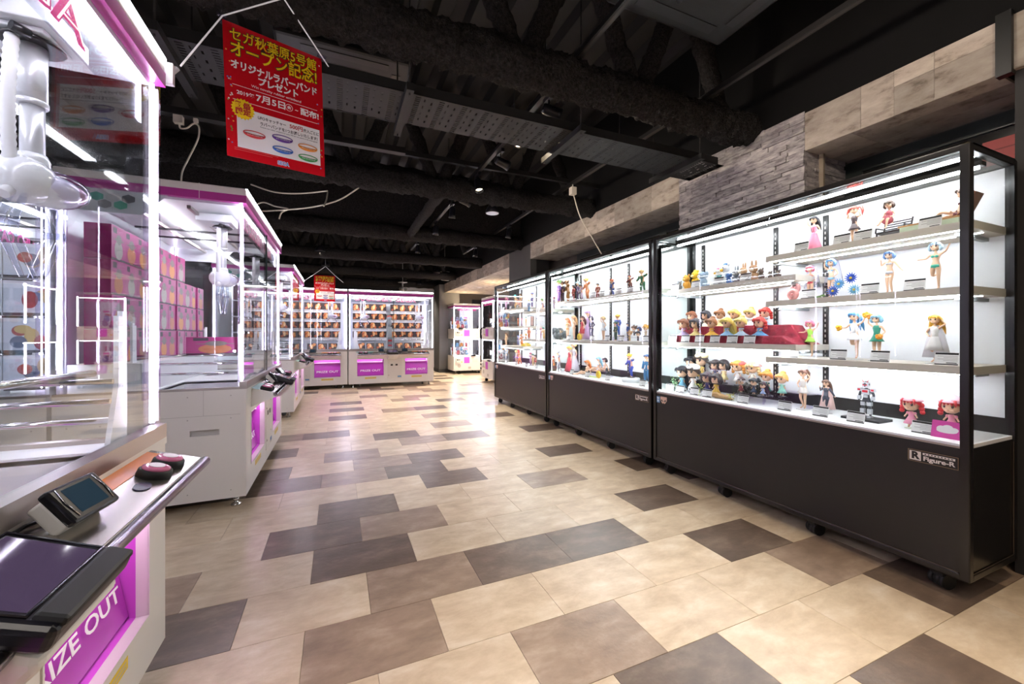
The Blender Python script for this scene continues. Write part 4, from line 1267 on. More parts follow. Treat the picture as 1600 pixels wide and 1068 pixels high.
MB().box((-.045, -.12, 0), (.045, .09, .045)).build('base', paint('#c9d8c0'), dk_)
F(1266, 2.62, 1.307, 54, 'hips', 'bob', '#d85a74', 'swim', '#d8455c', 'rose-haired figurine in a red swimsuit and white veil', 'veil')
F(1299, 2.62, 1.307, 62, 'wave', 'bob', '#6fa4d8', 'swim', '#8ec0e0', 'blue-haired figurine in a pale blue swimsuit and veil', 'veil')
F(1390, 2.60, 1.307, 67, 'out', 'bob', '#6a90c8', 'swim', '#c9ccd8', 'blue bob-haired figurine in a white swimsuit with arms out')
F(1462, 2.60, 1.307, 76, 'kick', 'bob', '#b8d4ea', 'swim', '#4fc0a8', 'pale-haired figurine in a teal swimsuit with one leg raised')
F(1266, 2.60, .963, 58, 'kick', 'bob', '#e27a96', 'mini', '#a6e05c', 'pink-haired figurine in a lime green minidress')
F(1335, 2.60, .963, 74, 'kick', 'long', '#5aa0dc', 'mini', '#eef0f4', 'long blue-haired cheerleader figurine with yellow pompoms', 'pompoms', '#f0b428')
F(1370, 2.60, .963, 72, 'wave', 'bob', '#8cc4e4', 'mini', '#2f8a74', 'pale-blue-haired cheerleader figurine in a green skirt with orange pompoms', 'pompoms', '#f0a040')
F(1461, 2.58, .963, 76, 'head', 'long', '#f0b84a', 'dress', '#e6e4e2', 'long golden-haired figurine in a white dress and cape', 'cape', '#e2e0e6')
F(1255, 2.60, ZF, 62, 'head', 'pony', '#6a4436', 'mini', '#cfc8c4', 'brown ponytail figurine in a grey top on the case floor')
F(1291, 2.60, ZF, 52, 'out', 'long', '#6a4a3c', 'jacket', '#3c4050', 'brown-haired figurine in a pale cardigan and dark trousers', 'cape', '#eac6c0')
# armoured toy
def robot(X, Y, z, h, label):
    r = thing('robot_toy', label, 'robot toy', (X, Y, z), -PI / 2, 'figurines in the display cabinets')
    o = obj('body', body_mesh('hero'), r, (0, 0, .012)); o.scale = (h,) * 3; colour(o, [paint('#3a3c44', .3)] * 3)
    b = MB()
    b.box((-.085, -.075, .62), (.085, .06, .76)).box((-.05, -.08, .54), (.05, .06, .61))
    for s in (-1, 1):
        b.box((s * .15 - .05, -.05, .70), (s * .15 + .05, .05, .79)).box((s * .15 - .035, -.07, .48), (s * .15 + .035, .02, .58))
        b.box((s * .08 - .045, -.06, .10), (s * .08 + .045, .04, .24)).box((s * .07 - .05, -.05, .32), (s * .07 + .05, .05, .42))
        b.box((s * .09 - .045, -.09, .0), (s * .09 + .045, .04, .06))
    b.box((-.07, -.085, .80), (.07, .06, .95))
    o = obj('armour', b.mesh('armour', paint('#c4c8cf', .2), .008), r, (0, 0, .012)); o.scale = (h,) * 3
    b = MB().box((-.06, -.083, .68), (.06, -.076, .74)).box((-.05, -.09, .86), (.05, -.084, .90))
    for s in (-1, 1):
        b.box((s * .15 - .03, -.056, .72), (s * .15 + .03, -.049, .77)).tube([(s * .03, -.06, .94), (s * .08, -.06, 1.02)], [.012, .003], 5)
    o = obj('red_trim', b.mesh('red_trim', paint('#c43440', .25)), r, (0, 0, .012)); o.scale = (h,) * 3
    MB().box((-.085, -.07, 0), (.085, .06, .012)).build('stand', paint('#17161a', .3), r)
robot(2.60, ypx(1354, 2.60), ZF, fh(1354, 2.60, 58), 'silver and red armoured robot toy on a black stand')
F(1424, 2.56, ZF, 52, 'chibi', 'curls', '#c8323c', 'dress', '#ee9ab4', 'pink-hatted big-headed doll in a petal dress, left of two', 'hat', '#f0b4c4', stand='#dfe8d0')
F(1487, 2.60, ZF, 58, 'chibi', 'curls', '#c8323c', 'dress', '#ee9ab4', 'pink-hatted big-headed doll in a petal dress, right of two', 'hat', '#f0b4c4', stand='#dfe8d0')
# left half, upper shelf: small animal toys
def animal(X, Y, z, h, body, belly, ear, label, hat=None):
    r = thing('animal_toy', label, 'animal toy', (X, Y, z), -PI / 2 + random.uniform(-.5, .5), 'animal toys on the shelf')
    b = MB().ell((0, 0, .28), (.2, .18, .26), 12, 8).ell((0, -.06, .66), (.2, .18, .19), 12, 8).ell((0, -.22, .61), (.09, .09, .07), 8, 6, 1)
    for s in (-1, 1):
        b.ell((s * .12, -.14, .07), (.07, .12, .07), 8, 6).ell((s * .2, -.06, .36), (.06, .07, .14), 8, 6)
        b.ell((s * .07, -.22, .71), (.022, .02, .03), 6, 4, 2)
        if ear == 'long': b.ell((s * .09, 0, .92), (.05, .04, .16), 8, 6)
        elif ear == 'wide': b.ell((s * .26, .02, .68), (.15, .04, .16), 10, 6)
        else: b.ell((s * .14, 0, .84), (.07, .05, .07), 8, 6)
    b.tube([(0, .16, .15), (0, .28, .2), (0, .32, .32)], [.05, .04, .02], 6)
    o = b.build('body', [paint(body, .7), paint(belly, .7), paint('#1a1618')], r)
    o.scale = (h,) * 3
    if hat:
        q = MB().ell((0, -.02, .86), (.12, .12, .07), 10, 6).build('hat', paint(hat), r); q.scale = (h,) * 3
XA = 2.60
for px, hp, bc, be, ear, lb, hat, dx in ((1062, 17, '#8d9096', '#d0d0d4', 'round', 'small grey animal toy at the left end of the shelf', None, 0), (1074, 27, '#e0a03c', '#e8c070', 'round', 'honey yellow bear-like toy on the upper shelf', None, 0),
        (1088, 30, '#f0c63a', '#f4e0a0', 'round', 'bright yellow toy animal beside the pale blue one', '#f0d050', .08), (1099, 30, '#a9bed4', '#e0d4c8', 'wide', 'pale blue toy with wide ears on the upper shelf', None, 0),
        (1123, 28, '#f2f0ec', '#eab038', 'round', 'white toy bird with pink bow on the upper shelf', '#e58aa4', .06), (1135, 34, '#e9edf2', '#eab038', 'round', 'white toy bird in a blue cap on the upper shelf', '#3f7fc4', .06),
        (1139, 20, '#4f78b8', '#9ac0e0', 'wide', 'deep blue toy animal in front of the white birds', None, -.04), (1124, 18, '#5aa09c', '#a8d0c8', 'round', 'small teal toy animal in front of the white birds', None, -.04),
        (1151, 27, '#a3a6ac', '#dcdcdc', 'long', 'grey long-eared toy rabbit on the upper shelf', None, .04), (1163, 30, '#caa27a', '#eadcc8', 'long', 'tan toy fawn on the upper shelf', None, .04),
        (1178, 32, '#b48a66', '#e4d2bc', 'long', 'brown toy fawn at the right of the tan one', None, .04), (1190, 22, '#6a5a52', '#b0a090', 'round', 'dark brown toy animal on the upper shelf', None, 0),
        (1204, 15, '#5c5044', '#a08f78', 'round', 'tiny dark toy animal, left of the tiny pair', None, 0), (1216, 16, '#4c4238', '#8f7f6c', 'round', 'tiny dark toy animal, right of the tiny pair', None, 0)):
    X = XA + dx
    X, Y = fit(px, X)
    animal(X, Y, 1.455 + (.02 if dx > .05 else 0), fh(px, X, hp) * 1.05, bc, be, ear, lb, hat)
# riser under a red cloth with twelve doll busts
z0 = 1.04
ya, yb = 1.62, 2.46
rs = MB()
prof = [(2.484, z0), (2.486, z0 + .04), (2.495, z0 + .052), (2.57, z0 + .052), (2.575, z0 + .11), (2.59, z0 + .122), (2.69, z0 + .122), (2.70, z0)]
n = 40
vs, fs = [], []
for i in range(n + 1):
    y = ya - .10 + (yb - ya + .12) * i / n
    e = min(1., max(0., (ya - y) / .10))
    for (x, z) in prof:
        zz = z0 + .001 + (z - z0) * (1 - e) ** 1.5
        vs.append((x + .004 * math.sin(i * 1.3) * (1 if z < z0 + .05 else .4) + .01 * e, y, zz + .001 * math.sin(i * 2.1 + x * 40)))
m_ = len(prof)
for i in range(n):
    for j in range(m_ - 1):
        fs.append((i * m_ + j, i * m_ + j + 1, (i + 1) * m_ + j + 1, (i + 1) * m_ + j))
rs.add(vs, fs, 0, True)
rs.box((2.498, ya, z0), (2.57, yb, z0 + .048)).box((2.58, ya, z0), (2.69, yb, z0 + .118))
tag(rs.build('draped_riser', mat('red_cloth', '#8e1d34', .75, var=.35, vscale=22, bump=.3, bscale=50)), 'two-step riser draped in crimson cloth under the doll busts', 'riser')
HB = [('#8a5236', 'auburn', 'curls', '#b9a4d4', 'lavender'), ('#34303c', 'charcoal', 'bob', '#e8d08c', 'straw yellow'), ('#8c5a34', 'chestnut', 'bun', '#ecb83c', 'amber'), ('#e8cf6a', 'blonde', 'long', '#8fbce0', 'sky blue'), ('#ecd67c', 'pale gold', 'bun', '#bcd8ee', 'ice blue'), ('#c83a30', 'scarlet', 'curls', '#5c9cd0', 'mid blue')]
for i, (px, pb) in enumerate(zip((1068, 1087, 1112, 1136, 1158, 1187), (1081, 1103, 1125, 1147, 1172, 1196))):
    hc, hn, hk, dc, dn = HB[i]
    F(px, 2.53, z0 + .053, 28 + i * .7, 'bust', hk, hc, 'dress', dc, '%s-haired doll bust in %s, front step of the red riser' % (hn, dn), stand=None)
    F(pb, 2.645, z0 + .123, 26 + i * .7, 'bust', hk, hc, 'dress', '#%02x%02x%02x' % tuple(int(int(dc[j:j + 2], 16) * .5 + 122) for j in (1, 3, 5)), '%s-haired doll bust in paler %s, back step of the red riser' % (hn, dn), stand=None)
# dolls on the case floor, left half
rb = thing('acrylic_riser', 'clear acrylic riser behind the dolls on the nearest case floor', 'riser', (2.68, 1.98, ZF))
MB().box((-.06, -.44, .085), (.06, .44, .09)).build('top', ACRY, rb)
for yy in (-.43, 0, .43):
    MB().box((-.06, yy, 0), (.06, yy + .004, .085)).build('leg', ACRY, rb)
DOLLS = [(1079, 2.68, .735, 36, 'long', '#22202a', '#6fb0d8', 'black-haired doll in light blue, back row left end', None, ''), (1096, 2.68, .735, 42, 'short', '#3a2c28', '#d8b45c', 'doll in a gold costume and cream turban, back row', 'turban', '#f0e0b0'),
         (1118, 2.68, .735, 36, 'bob', '#3a3034', '#34406a', 'dark-haired doll in navy, back row', None, ''), (1131, 2.68, .735, 38, 'bob', '#2a2428', '#ecdca0', 'dark-haired doll in a cream skirt, back row', None, ''),
         (1153, 2.66, .735, 40, 'curls', '#e09a4a', '#efe8ea', 'doll in a red bonnet and white dress', 'bonnet', '#d8585a'), (1176, 2.66, .735, 40, 'curls', '#e8c890', '#f0ece0', 'doll in a pink bonnet and cream dress', 'bonnet', '#e8b0b0'),
         (1198, 2.64, .70, 38, 'bun', '#e0923c', '#2f7f78', 'orange-haired doll in a deep green dress', None, ''), (1222, 2.64, .70, 38, 'bun', '#e8b05c', '#8fd0c0', 'orange-haired doll in a mint dress', None, ''),
         (1066, 2.57, ZF, 40, 'long', '#1e1c26', '#7cc0e0', 'black-haired doll in sky blue, front row left end', None, ''), (1083, 2.57, ZF, 44, 'short', '#3a2c28', '#f0f0f0', 'doll in a white costume and white turban, front row', 'turban', '#f4f4f8'),
         (1105, 2.55, ZF, 38, 'bob', '#3a2c34', '#2c2f6e', 'dark-haired doll in an indigo gown, front row', None, ''), (1119, 2.55, ZF, 38, 'bob', '#241e22', '#eec650', 'dark-haired doll in a yellow skirt, front row', None, ''),
         (1158, 2.55, .70, 24, 'short', '#d8d0d0', '#7c2430', 'tiny doll in dark red on a clear stand', 'hat', '#3a2028'), (1178, 2.55, .70, 27, 'pony', '#20242e', '#2a3a56', 'tiny doll in midnight blue on a clear stand', None, ''), (1192, 2.55, .70, 23, 'long', '#2c2024', '#9fb6e0', 'tiny dark-haired doll in periwinkle on a clear stand', None, '')]
for (px, X, z, hp, hk, hc, dc, lb, ex, ec) in DOLLS:
    F(px, X, z, hp, 'chibi', hk, hc, 'dress', dc, lb, ex, ec, stand='#2a2a30' if hp > 25 else '#55555a')
for (px, X, zt, ww, lb) in ((1210, 2.64, .70, .16, 'clear acrylic riser under the two orange-haired dolls'), (1175, 2.55, .70, .2, 'round clear acrylic stand under the three tiny dolls')):
    a = thing('acrylic_stand', lb, 'stand', (X, ypx(px, X), ZF))
    MB().box((-.05, -ww / 2, zt - ZF - .006), (.05, ww / 2, zt - ZF - .001)).build('top', ACRY, a)
    for s in (-1, 1):
        MB().cyl((0, s * ww * .4, 0), (0, s * ww * .4, zt - ZF - .006), .006, 8).build('leg', ACRY, a)
tr = thing('miniature_tree', 'dark miniature thicket behind the tiny dolls', 'foliage', (2.60, ypx(1168, 2.60), ZF))
b = MB(); rd = random.Random(5)
for i in range(40):
    b.ell((rd.uniform(-.03, .03), rd.uniform(-.07, .05), .05 + rd.uniform(0, .06)), rd.uniform(.008, .018), 6, 4)
b.build('foliage', paint('#2c2a28'), tr)
MB().tube([(0, 0, 0), (0, -.005, .06)], [.01, .006], 6).build('stem', paint('#4a3a30'), tr)
def ivy(X, Y, z0, z1, label, cols, wid=.03, n=70):
    r = thing('artificial_ivy', label, 'ivy', (X, Y, z0))
    rd = random.Random(int(Y * 100))
    st = [(rd.uniform(-wid, wid) * .5, rd.uniform(-wid, wid) * .6, (z1 - z0) * i / 6) for i in range(7)]
    MB().tube(st, .002, 5).build('vine', paint('#4c6a3c'), r)
    b = MB()
    for i in range(n):
        p = Vector((rd.uniform(-wid, wid), rd.uniform(-wid, wid), rd.uniform(0, z1 - z0)))
        d = Vector((rd.uniform(-1, 1), rd.uniform(-1, 1), rd.uniform(-.3, .6))).normalized() * rd.uniform(.009, .015)
        q = d.orthogonal().normalized() * .005
        b.add([p, p + d * .5 + q, p + d, p + d * .5 - q], [(0, 1, 2, 3)], rd.randrange(2))
    tag(b.build('leaves', [paint(cols[0], .6), paint(cols[1], .6)], r), kind='stuff')
ivy(2.74, ypx(1095, 2.74), ZF, 1.0, 'trailing green ivy hanging behind the turbaned dolls', ('#5f8f58', '#88ac74'), .035, 150)
ivy(2.50, ypx(1054, 2.50), ZF, .76, 'green ivy clump at the left corner of the nearest case floor', ('#5f9a6a', '#a0c088'), .03, 90)
ivy(2.52, ypx(1092, 2.52), ZF, .73, 'yellow-green sprig in front of the turbaned dolls', ('#c8c860', '#9ab060'), .03, 60)
ivy(2.50, ypx(1142, 2.50), ZF, .69, 'yellow sprig beside the driftwood', ('#d0c04c', '#a8a850'), .025, 40)
dw = MB()
for i in range(5):
    y = ypx(1122, 2.49)
    dw.tube([(2.48 + .006 * i, y + .09 - .01 * i, ZF + .012 + .006 * i), (2.49, y + .02, ZF + .022 + .01 * math.sin(i)), (2.49 + .008 * i, y - .07, ZF + .014), (2.485, y - .12 + .012 * i, ZF + .012)], [.006, .014, .012, .004], 7)
tag(dw.build('driftwood', mat('driftwood', '#b08a5c', .7, var=.25, vscale=40)), 'twisted piece of driftwood on the nearest case floor', 'driftwood')
# flowers on the middle right shelf
def flower(X, Y, z, r_, col, core, label, petals=14, rose=False):
    t = thing('artificial_flower', label, 'flower', (X, Y, z))
    b = MB()
    for ring in range(3 if not rose else 4):
        nn = petals - ring * 3
        for i in range(nn):
            a = 2 * PI * i / nn + ring
            rr = r_ * (1 - .25 * ring)
            d = Vector((-.35 - .25 * ring, math.cos(a), math.sin(a)))
            c = d.normalized() * rr * .55
            if rose:
                b.ell((c.x, c.y, c.z + r_), (rr * .35, rr * .5, rr * .5), 7, 5)
            else:
                b.tube([(0, 0, r_), (c.x, c.y, c.z + r_), (c.x * 1.8, c.y * 1.8, c.z * 1.8 + r_)], [rr * .06, rr * .12, rr * .03], 5)
    b.build('petals', paint(col, .6), t)
    MB().ell((-r_ * .35, 0, r_), r_ * .2, 8, 6).build('core', paint(core, .7), t)
for px, X, zz, rr, col, core, lb, rose in ((1240, 2.52, 0, .035, '#f0a8a4', '#e89090', 'pink artificial rose lying at the shelf edge', True), (1244, 2.56, .045, .03, '#eeb0b0', '#e89a98', 'pink artificial rose above the other rose', True),
        (1303, 2.52, 0, .034, '#4f78d8', '#e8c850', 'royal blue artificial flower at the shelf edge', False), (1312, 2.56, .04, .034, '#6fb4e8', '#e8d070', 'sky blue artificial flower between the others', False), (1331, 2.55, .065, .034, '#3a62d0', '#d8b848', 'deep blue artificial flower, highest of the cluster', False), (1336, 2.52, .0, .032, '#7cc6ea', '#e4d278', 'pale blue artificial flower, right of the cluster', False)):
    flower(X, ypx(px, X), 1.307 + zz, rr, col, core, lb, 14, rose)
b = MB()
for px, zz in ((1250, .045), (1247, .06), (1280, .012), (1286, .008), (1292, .014)):
    y = ypx(px, 2.57)
    b.add([(2.56, y, 1.309 + zz), (2.555, y + .012, 1.318 + zz), (2.55, y + .03, 1.309 + zz), (2.565, y + .014, 1.305 + zz)], [(0, 1, 2, 3)])
tag(b.build('loose_leaves', paint('#5f8a4c', .6)), 'green leaves between the pink roses and blue flowers', 'leaves')
# middle cabinet
S1, S2 = 1.49, 1.035
XM = 2.60
MID = [
    (868, S1, 34, 'hero', 'spiky', '#8fc46a', 'jacket', '#7a55a0', 'green-haired figurine in purple on the upper shelf', 0), (879, S1, 33, 'hero', 'spiky', '#5a3c2c', 'suit', '#3c3238', 'brown-haired figurine in black on the upper shelf', .05),
    (888, S1, 36, 'lunge', 'spiky', '#8a5a34', 'suit', '#a8743c', 'brown and gold leaping figurine on the upper shelf', 0), (896, S1, 26, 'hero', 'bob', '#2c2226', 'suit', '#9c3c3c', 'short dark-haired figurine in brick red on the upper shelf', -.03),
    (903, S1, 32, 'out', 'long', '#a8c8d8', 'jacket', '#5a4a6a', 'ash-blue-haired figurine in plum on the upper shelf', .05), (909, S1, 26, 'lunge', 'short', '#3a2c2c', 'suit', '#c8b0c8', 'dark-haired crouching figurine in lilac on the upper shelf', -.03),
    (918, S1, 36, 'lunge', 'spiky', '#e8c04a', 'suit', '#d88a5a', 'yellow and orange winged figurine on the upper shelf', .04), (934, S1, 24, 'hero', 'short', '#2a2020', 'jacket', '#8a3a2a', 'dark-haired figurine in rust and black standing alone', 0),
    (958, S1, 28, 'lunge', 'spiky', '#d0683c', 'suit', '#3c4a86', 'orange-haired figurine in navy crouching on the upper shelf', 0), (985, S1 + .04, 24, 'lunge', 'short', '#8a2c2c', 'suit', '#7a3a34', 'dark red figurine lunging on the upper shelf', 0),
    (1004, S1, 36, 'lunge', 'spiky', '#c8a060', 'suit', '#3c6a4c', 'figurine in bottle green at the right of the upper shelf', 0),
    (887, S2, 34, 'hips', 'long', '#e08a5a', 'swim', '#e8a05c', 'orange-haired swimsuit figurine, left of the pair', 0), (897, S2, 38, 'wave', 'long', '#d8a878', 'swim', '#e8c4a8', 'sandy-haired swimsuit figurine, right of the pair', .03),
    (910, S2, 38, 'stand', 'long', '#5a3434', 'dress', '#c84a54', 'dark-haired figurine in a red and white dress', 0), (919, S2, 46, 'stand', 'long', '#b898d0', 'gown', '#c8a8d4', 'lilac-haired figurine in a long violet gown', .05), (924, S2, 38, 'hips', 'bob', '#4a4050', 'suit', '#54506a', 'dark figurine in slate beside the violet gown', -.02),
    (943, S2, 38, 'wave', 'short', '#c8b078', 'mini', '#d8dade', 'sandy-haired figurine in pale grey standing alone', 0), (965, S2 + .045, 34, 'hero', 'spiky', '#e8c040', 'suit', '#3a54a4', 'gold-haired hero figurine in blue on a clear block', .04),
    (962, S2, 30, 'hero', 'spiky', '#3a5a44', 'suit', '#3c5044', 'dark green hero figurine before the blue one', -.03), (981, S2 + .04, 22, 'stand', 'short', '#2c3450', 'suit', '#34508c', 'navy figurine on a clear block', .02),
    (991, S2 + .05, 17, 'chibi', 'spiky', '#5a4034', 'pants', '#4a4a58', 'small brown-haired doll on a clear block', .04), (999, S2 + .05, 15, 'chibi', 'bob', '#34406a', 'pants', '#3c4460', 'small navy doll on a clear block', .04), (1009, S2 + .04, 20, 'chibi', 'spiky', '#e0a84a', 'pants', '#e0c8b0', 'small gold-haired doll at the right of the middle shelf', .02),
    (984, S2, 17, 'chibi', 'spiky', '#a07850', 'pants', '#b89468', 'small tan doll at the front of the middle shelf', -.04), (997, S2, 17, 'chibi', 'short', '#2a2a38', 'pants', '#3a3c50', 'small black-haired doll at the front of the middle shelf', -.04),
    (890, ZF, 40, 'stand', 'short', '#e8c860', 'gown', '#d0485c', 'blonde figurine in a long red robe on the case floor', 0), (897, ZF, 46, 'stand', 'short', '#ecd88c', 'gown', '#d8d4e0', 'blonde figurine in a long pale robe on the case floor', .05),
    (870, ZF, 34, 'lunge', 'spiky', '#a8a8ac', 'suit', '#9a9ca2', 'grey unpainted-looking figurine on the case floor', .03), (915, ZF, 42, 'floor', 'long', '#e0742c', 'swim', '#e8c8a8', 'orange-haired figurine reclining on the case floor', -.03),
    (933, ZF + .05, 40, 'floor', 'long', '#8cd0e8', 'swim', '#c0d8f0', 'aqua-haired seated figurine on a low riser', .05), (943, ZF + .05, 40, 'floor', 'bob', '#2c2024', 'swim', '#d8c0b8', 'black-haired seated figurine on a low riser', .05),
    (986, ZF + .042, 38, 'lunge', 'spiky', '#ecc83c', 'suit', '#2f4aa8', 'blue and gold hero figurine leaping on a white pedestal', 0), (1011, ZF, 46, 'hero', 'short', '#3c5a8a', 'suit', '#2c6a98', 'blue armoured figurine at the right end of the case floor', .03)]
for (px, z, hp, pose, hk, hc, ft, fc, lb, dx) in MID:
    F(px, XM + dx, z, hp, pose, hk, hc, ft, fc, lb + ', middle cabinet', rz=random.uniform(-.3, .3), stand=random.choice(('#e8e8ea', '#222226', '#e8e8ea')), skin='#e6b48e' if pose in ('lunge', 'hero') else None)
tag(MB().lathe([(.085, 0), (.085, .03), (.078, .04)], 28).build('round_pedestal', WHITE2, None, (XM, ypx(986, XM), ZF)), 'round white pedestal under the leaping hero figurine', 'pedestal')
tag(MB().box((-.05, -.16, .044), (.05, .16, .049)).box((-.05, -.16, 0), (.05, -.156, .044)).box((-.05, .156, 0), (.05, .16, .044)).build('acrylic_riser', ACRY, None, (2.65, ypx(938, 2.65), ZF)), 'low clear riser under the two seated figurines', 'riser')
tag(MB().box((-.04, -.16, .034), (.04, .16, .039)).box((-.04, -.16, 0), (.04, -.156, .034)).box((-.04, .156, 0), (.04, .16, .034)).build('acrylic_riser', ACRY, None, (2.645, ypx(995, 2.645), S2)), 'low clear riser behind the small dolls, middle cabinet', 'riser')
tag(MB().box((-.03, -.04, .039), (.03, .04, .044)).box((-.03, -.04, 0), (.03, -.036, .039)).box((-.03, .036, 0), (.03, .04, .039)).build('acrylic_riser', ACRY, None, (2.64, ypx(965, 2.64), S2)), 'small clear block under the gold-haired hero figurine', 'riser')
for px, X, zz, col, lb in ((906, 2.52, S2, '#f0d040', 'yellow cloth flower on the middle shelf'), (936, 2.50, ZF, '#f0cc3c', 'yellow cloth flower on the middle case floor')):
    flower(X, ypx(px, X), zz, .04, col, '#d8a030', lb, 12, True)
b = MB()
for i in range(6):
    y = ypx(928, 2.5) + .05 * (i - 3) * .5
    b.add([(2.49, y, ZF + .003), (2.505, y + .02, ZF + .012), (2.49, y + .06, ZF + .004), (2.475, y + .02, ZF + .002)], [(0, 1, 2, 3)])
tag(b.build('loose_leaves', paint('#a8c05c', .6)), 'pale green leaves around the yellow flower on the case floor', 'leaves')
rk = MB(); rd = random.Random(11)
for i in range(9):
    rk.ell((rd.uniform(-.05, .05), rd.uniform(-.08, .08), .05 + rd.uniform(-.02, .04)), (.05, .06, .05), 7, 5)
tag(rk.build('rock_prop', mat('rock_prop', '#6d7074', .8, bump=.5, bscale=50), None, (2.66, ypx(876, 2.66), S2 + .02)), 'grey rocky prop at the left of the middle shelf', 'prop')
b = MB().box((-.04, -.055, 0), (.04, .055, .05)).prism([(-.055, .05), (.055, .05), (.04, .066), (-.04, .066)], 'x', -.04, .04)
tag(b.build('treasure_chest', paint('#6a4a3c', .6), None, (2.52, ypx(866, 2.52), ZF)), 'small brown chest at the left of the middle case floor', 'prop')
# far cabinet
rd = random.Random(21)
PAL = [('#3fa8a0', 'teal', '#e0b880'), ('#e8b83a', 'golden', '#d88a3c'), ('#c03c38', 'red', '#d87a4c'), ('#8a8ec0', 'periwinkle', '#6a6a98'), ('#e8cc70', 'blonde', '#7aa0c8'), ('#1e1a20', 'black', '#c03848'), ('#7a5aa0', 'purple', '#5a3c7c'), ('#e07aa4', 'pink', '#c8a0c0'), ('#c8682c', 'copper', '#e0803c'), ('#6aa050', 'green', '#6a4a90'), ('#5a4034', 'brown', '#b89468'), ('#b8bcc4', 'silver', '#8a8e98')]
FAR = [('left part of the top shelf', 1.50, 5.36, 6.12, 5, 22), ('right part of the top shelf', 1.42, 4.52, 5.26, 4, 22), ('second left shelf', 1.225, 5.36, 6.12, 4, 14), ('third left shelf', .925, 5.36, 6.12, 4, 18), ('right middle shelf', 1.035, 4.52, 5.26, 5, 20), ('case floor', ZF, 4.52, 6.12, 10, 22)]
for nm, z, ya_, yb_, cnt, hp in FAR:
    for i in range(cnt):
        hc, hn, fc = PAL[(i * 5 + int(z * 37)) % 12]
        y = yb_ - (yb_ - ya_) * i / (cnt - 1)
        X = XM + (-.07, .03, -.02)[i % 3]
        fig(X, y, z, hp * rd.uniform(.85, 1.15) / FPX * zc(X, y), rd.choice(('hero', 'lunge', 'stand', 'out')), rd.choice(('spiky', 'bob', 'long', 'short')), hc, rd.choice(('suit', 'jacket', 'mini')), fc,
            '%s-haired figurine, %s from the left, %s, farthest cabinet' % (hn, ORD[i], nm), rz=rd.uniform(-.4, .4), stand=rd.choice(('#e8e8ea', '#303036')))
tag(MB().box((-.004, -.055, 0), (.004, .055, .17)).box((-.005, -.045, .015), (-.004, .045, .155), 1).build('print_card', [paint('#5a4a4a'), paint('#a07a70')], None, (2.70, 5.5, 1.225)), 'upright printed card behind the second shelf of the farthest cabinet', 'card')
tag(MB().lathe([(.0, .05), (.05, .045), (.075, .02), (.08, 0), (.0, 0)], 16).build('dome_prop', paint('#e8cc50', .4), None, (2.64, 5.6, .925)), 'small yellow domed prop in the farthest cabinet', 'prop')
# price cards
CM = MB().box((-.0008, -.040, 0), (.0008, .040, .058), 0).box((-.0012, -.038, .048), (-.0008, .038, .0565), 1).box((-.0012, -.038, .0015), (-.0008, .038, .0065), 1)
for i in range(4):
    CM.box((-.0012, -.036, .020 + i * .0065), (-.0008, .01 + (i % 2) * .02, .0222 + i * .0065), 2)
CM.box((-.0012, .0, .009), (-.0008, -.034, .0125), 1)
CARD = CM.mesh('price_card', [mat('card_white', '#efeeee', .5), paint('#1e1c1c'), paint('#b4b2b2')])
def cards(pxs, X, z, where, sc=1.):
    for i, px in enumerate(pxs):
        X, y = fit(px, X)
        o = obj('price_card', CARD, None, (X, y, z), rot=(0, R(12), 0))
        o.scale = (sc,) * 3
        tag(o, 'price card, %s from the left on the %s' % (ORD[i], where), 'price card', 'price cards in the cabinets')
cards((1251, 1314, 1347, 1452), 2.50, 1.587, 'top right shelf of the nearest cabinet')
cards((1262, 1358, 1428), 2.50, 1.307, 'flower shelf of the nearest cabinet')
cards((1236, 1309, 1374, 1478), 2.50, .963, 'cheerleader shelf of the nearest cabinet')
cards((1037, 1062, 1084, 1104, 1160, 1225, 1281, 1336, 1441), 2.46, ZF, 'floor of the nearest cabinet')
cards((1054, 1086, 1122, 1164), 2.50, 1.455, 'animal toy shelf of the nearest cabinet')
cards((1050, 1070, 1092, 1116, 1143, 1170), 2.4655, z0, 'red riser of the nearest cabinet')
cards((892, 926, 940, 966, 984), 2.49, S1, 'upper shelf of the middle cabinet')
cards((888, 924, 948, 970, 1008), 2.49, S2, 'middle shelf of the middle cabinet')
cards((872, 893, 917, 949, 1003), 2.46, ZF, 'floor of the middle cabinet')
cards((785, 797, 808), 2.48, 1.50, 'top left shelf of the farthest cabinet', .9)
cards((790, 806, 822, 838), 2.46, ZF, 'floor of the farthest cabinet', .9)
pc = MB().box((-.0008, -.05, 0), (.0008, .05, .075)).build('pink_card', mat('pink_card', '#cf3f9c', .45), None, (2.45, ypx(1478, 2.45), ZF))
pc.rotation_euler = (0, R(14), 0)
tag(pc, 'magenta card with a white cloud shape at the cabinet corner', 'card')
MB().disc((-.0012, .018, .040), .016, .013, 'x').disc((-.0013, -.002, .044), .019, .015, 'x').disc((-.0011, -.022, .039), .015, .011, 'x').disc((-.001, .0, .032), .034, .010, 'x').build('print', paint('#f4f0f4'), pc)
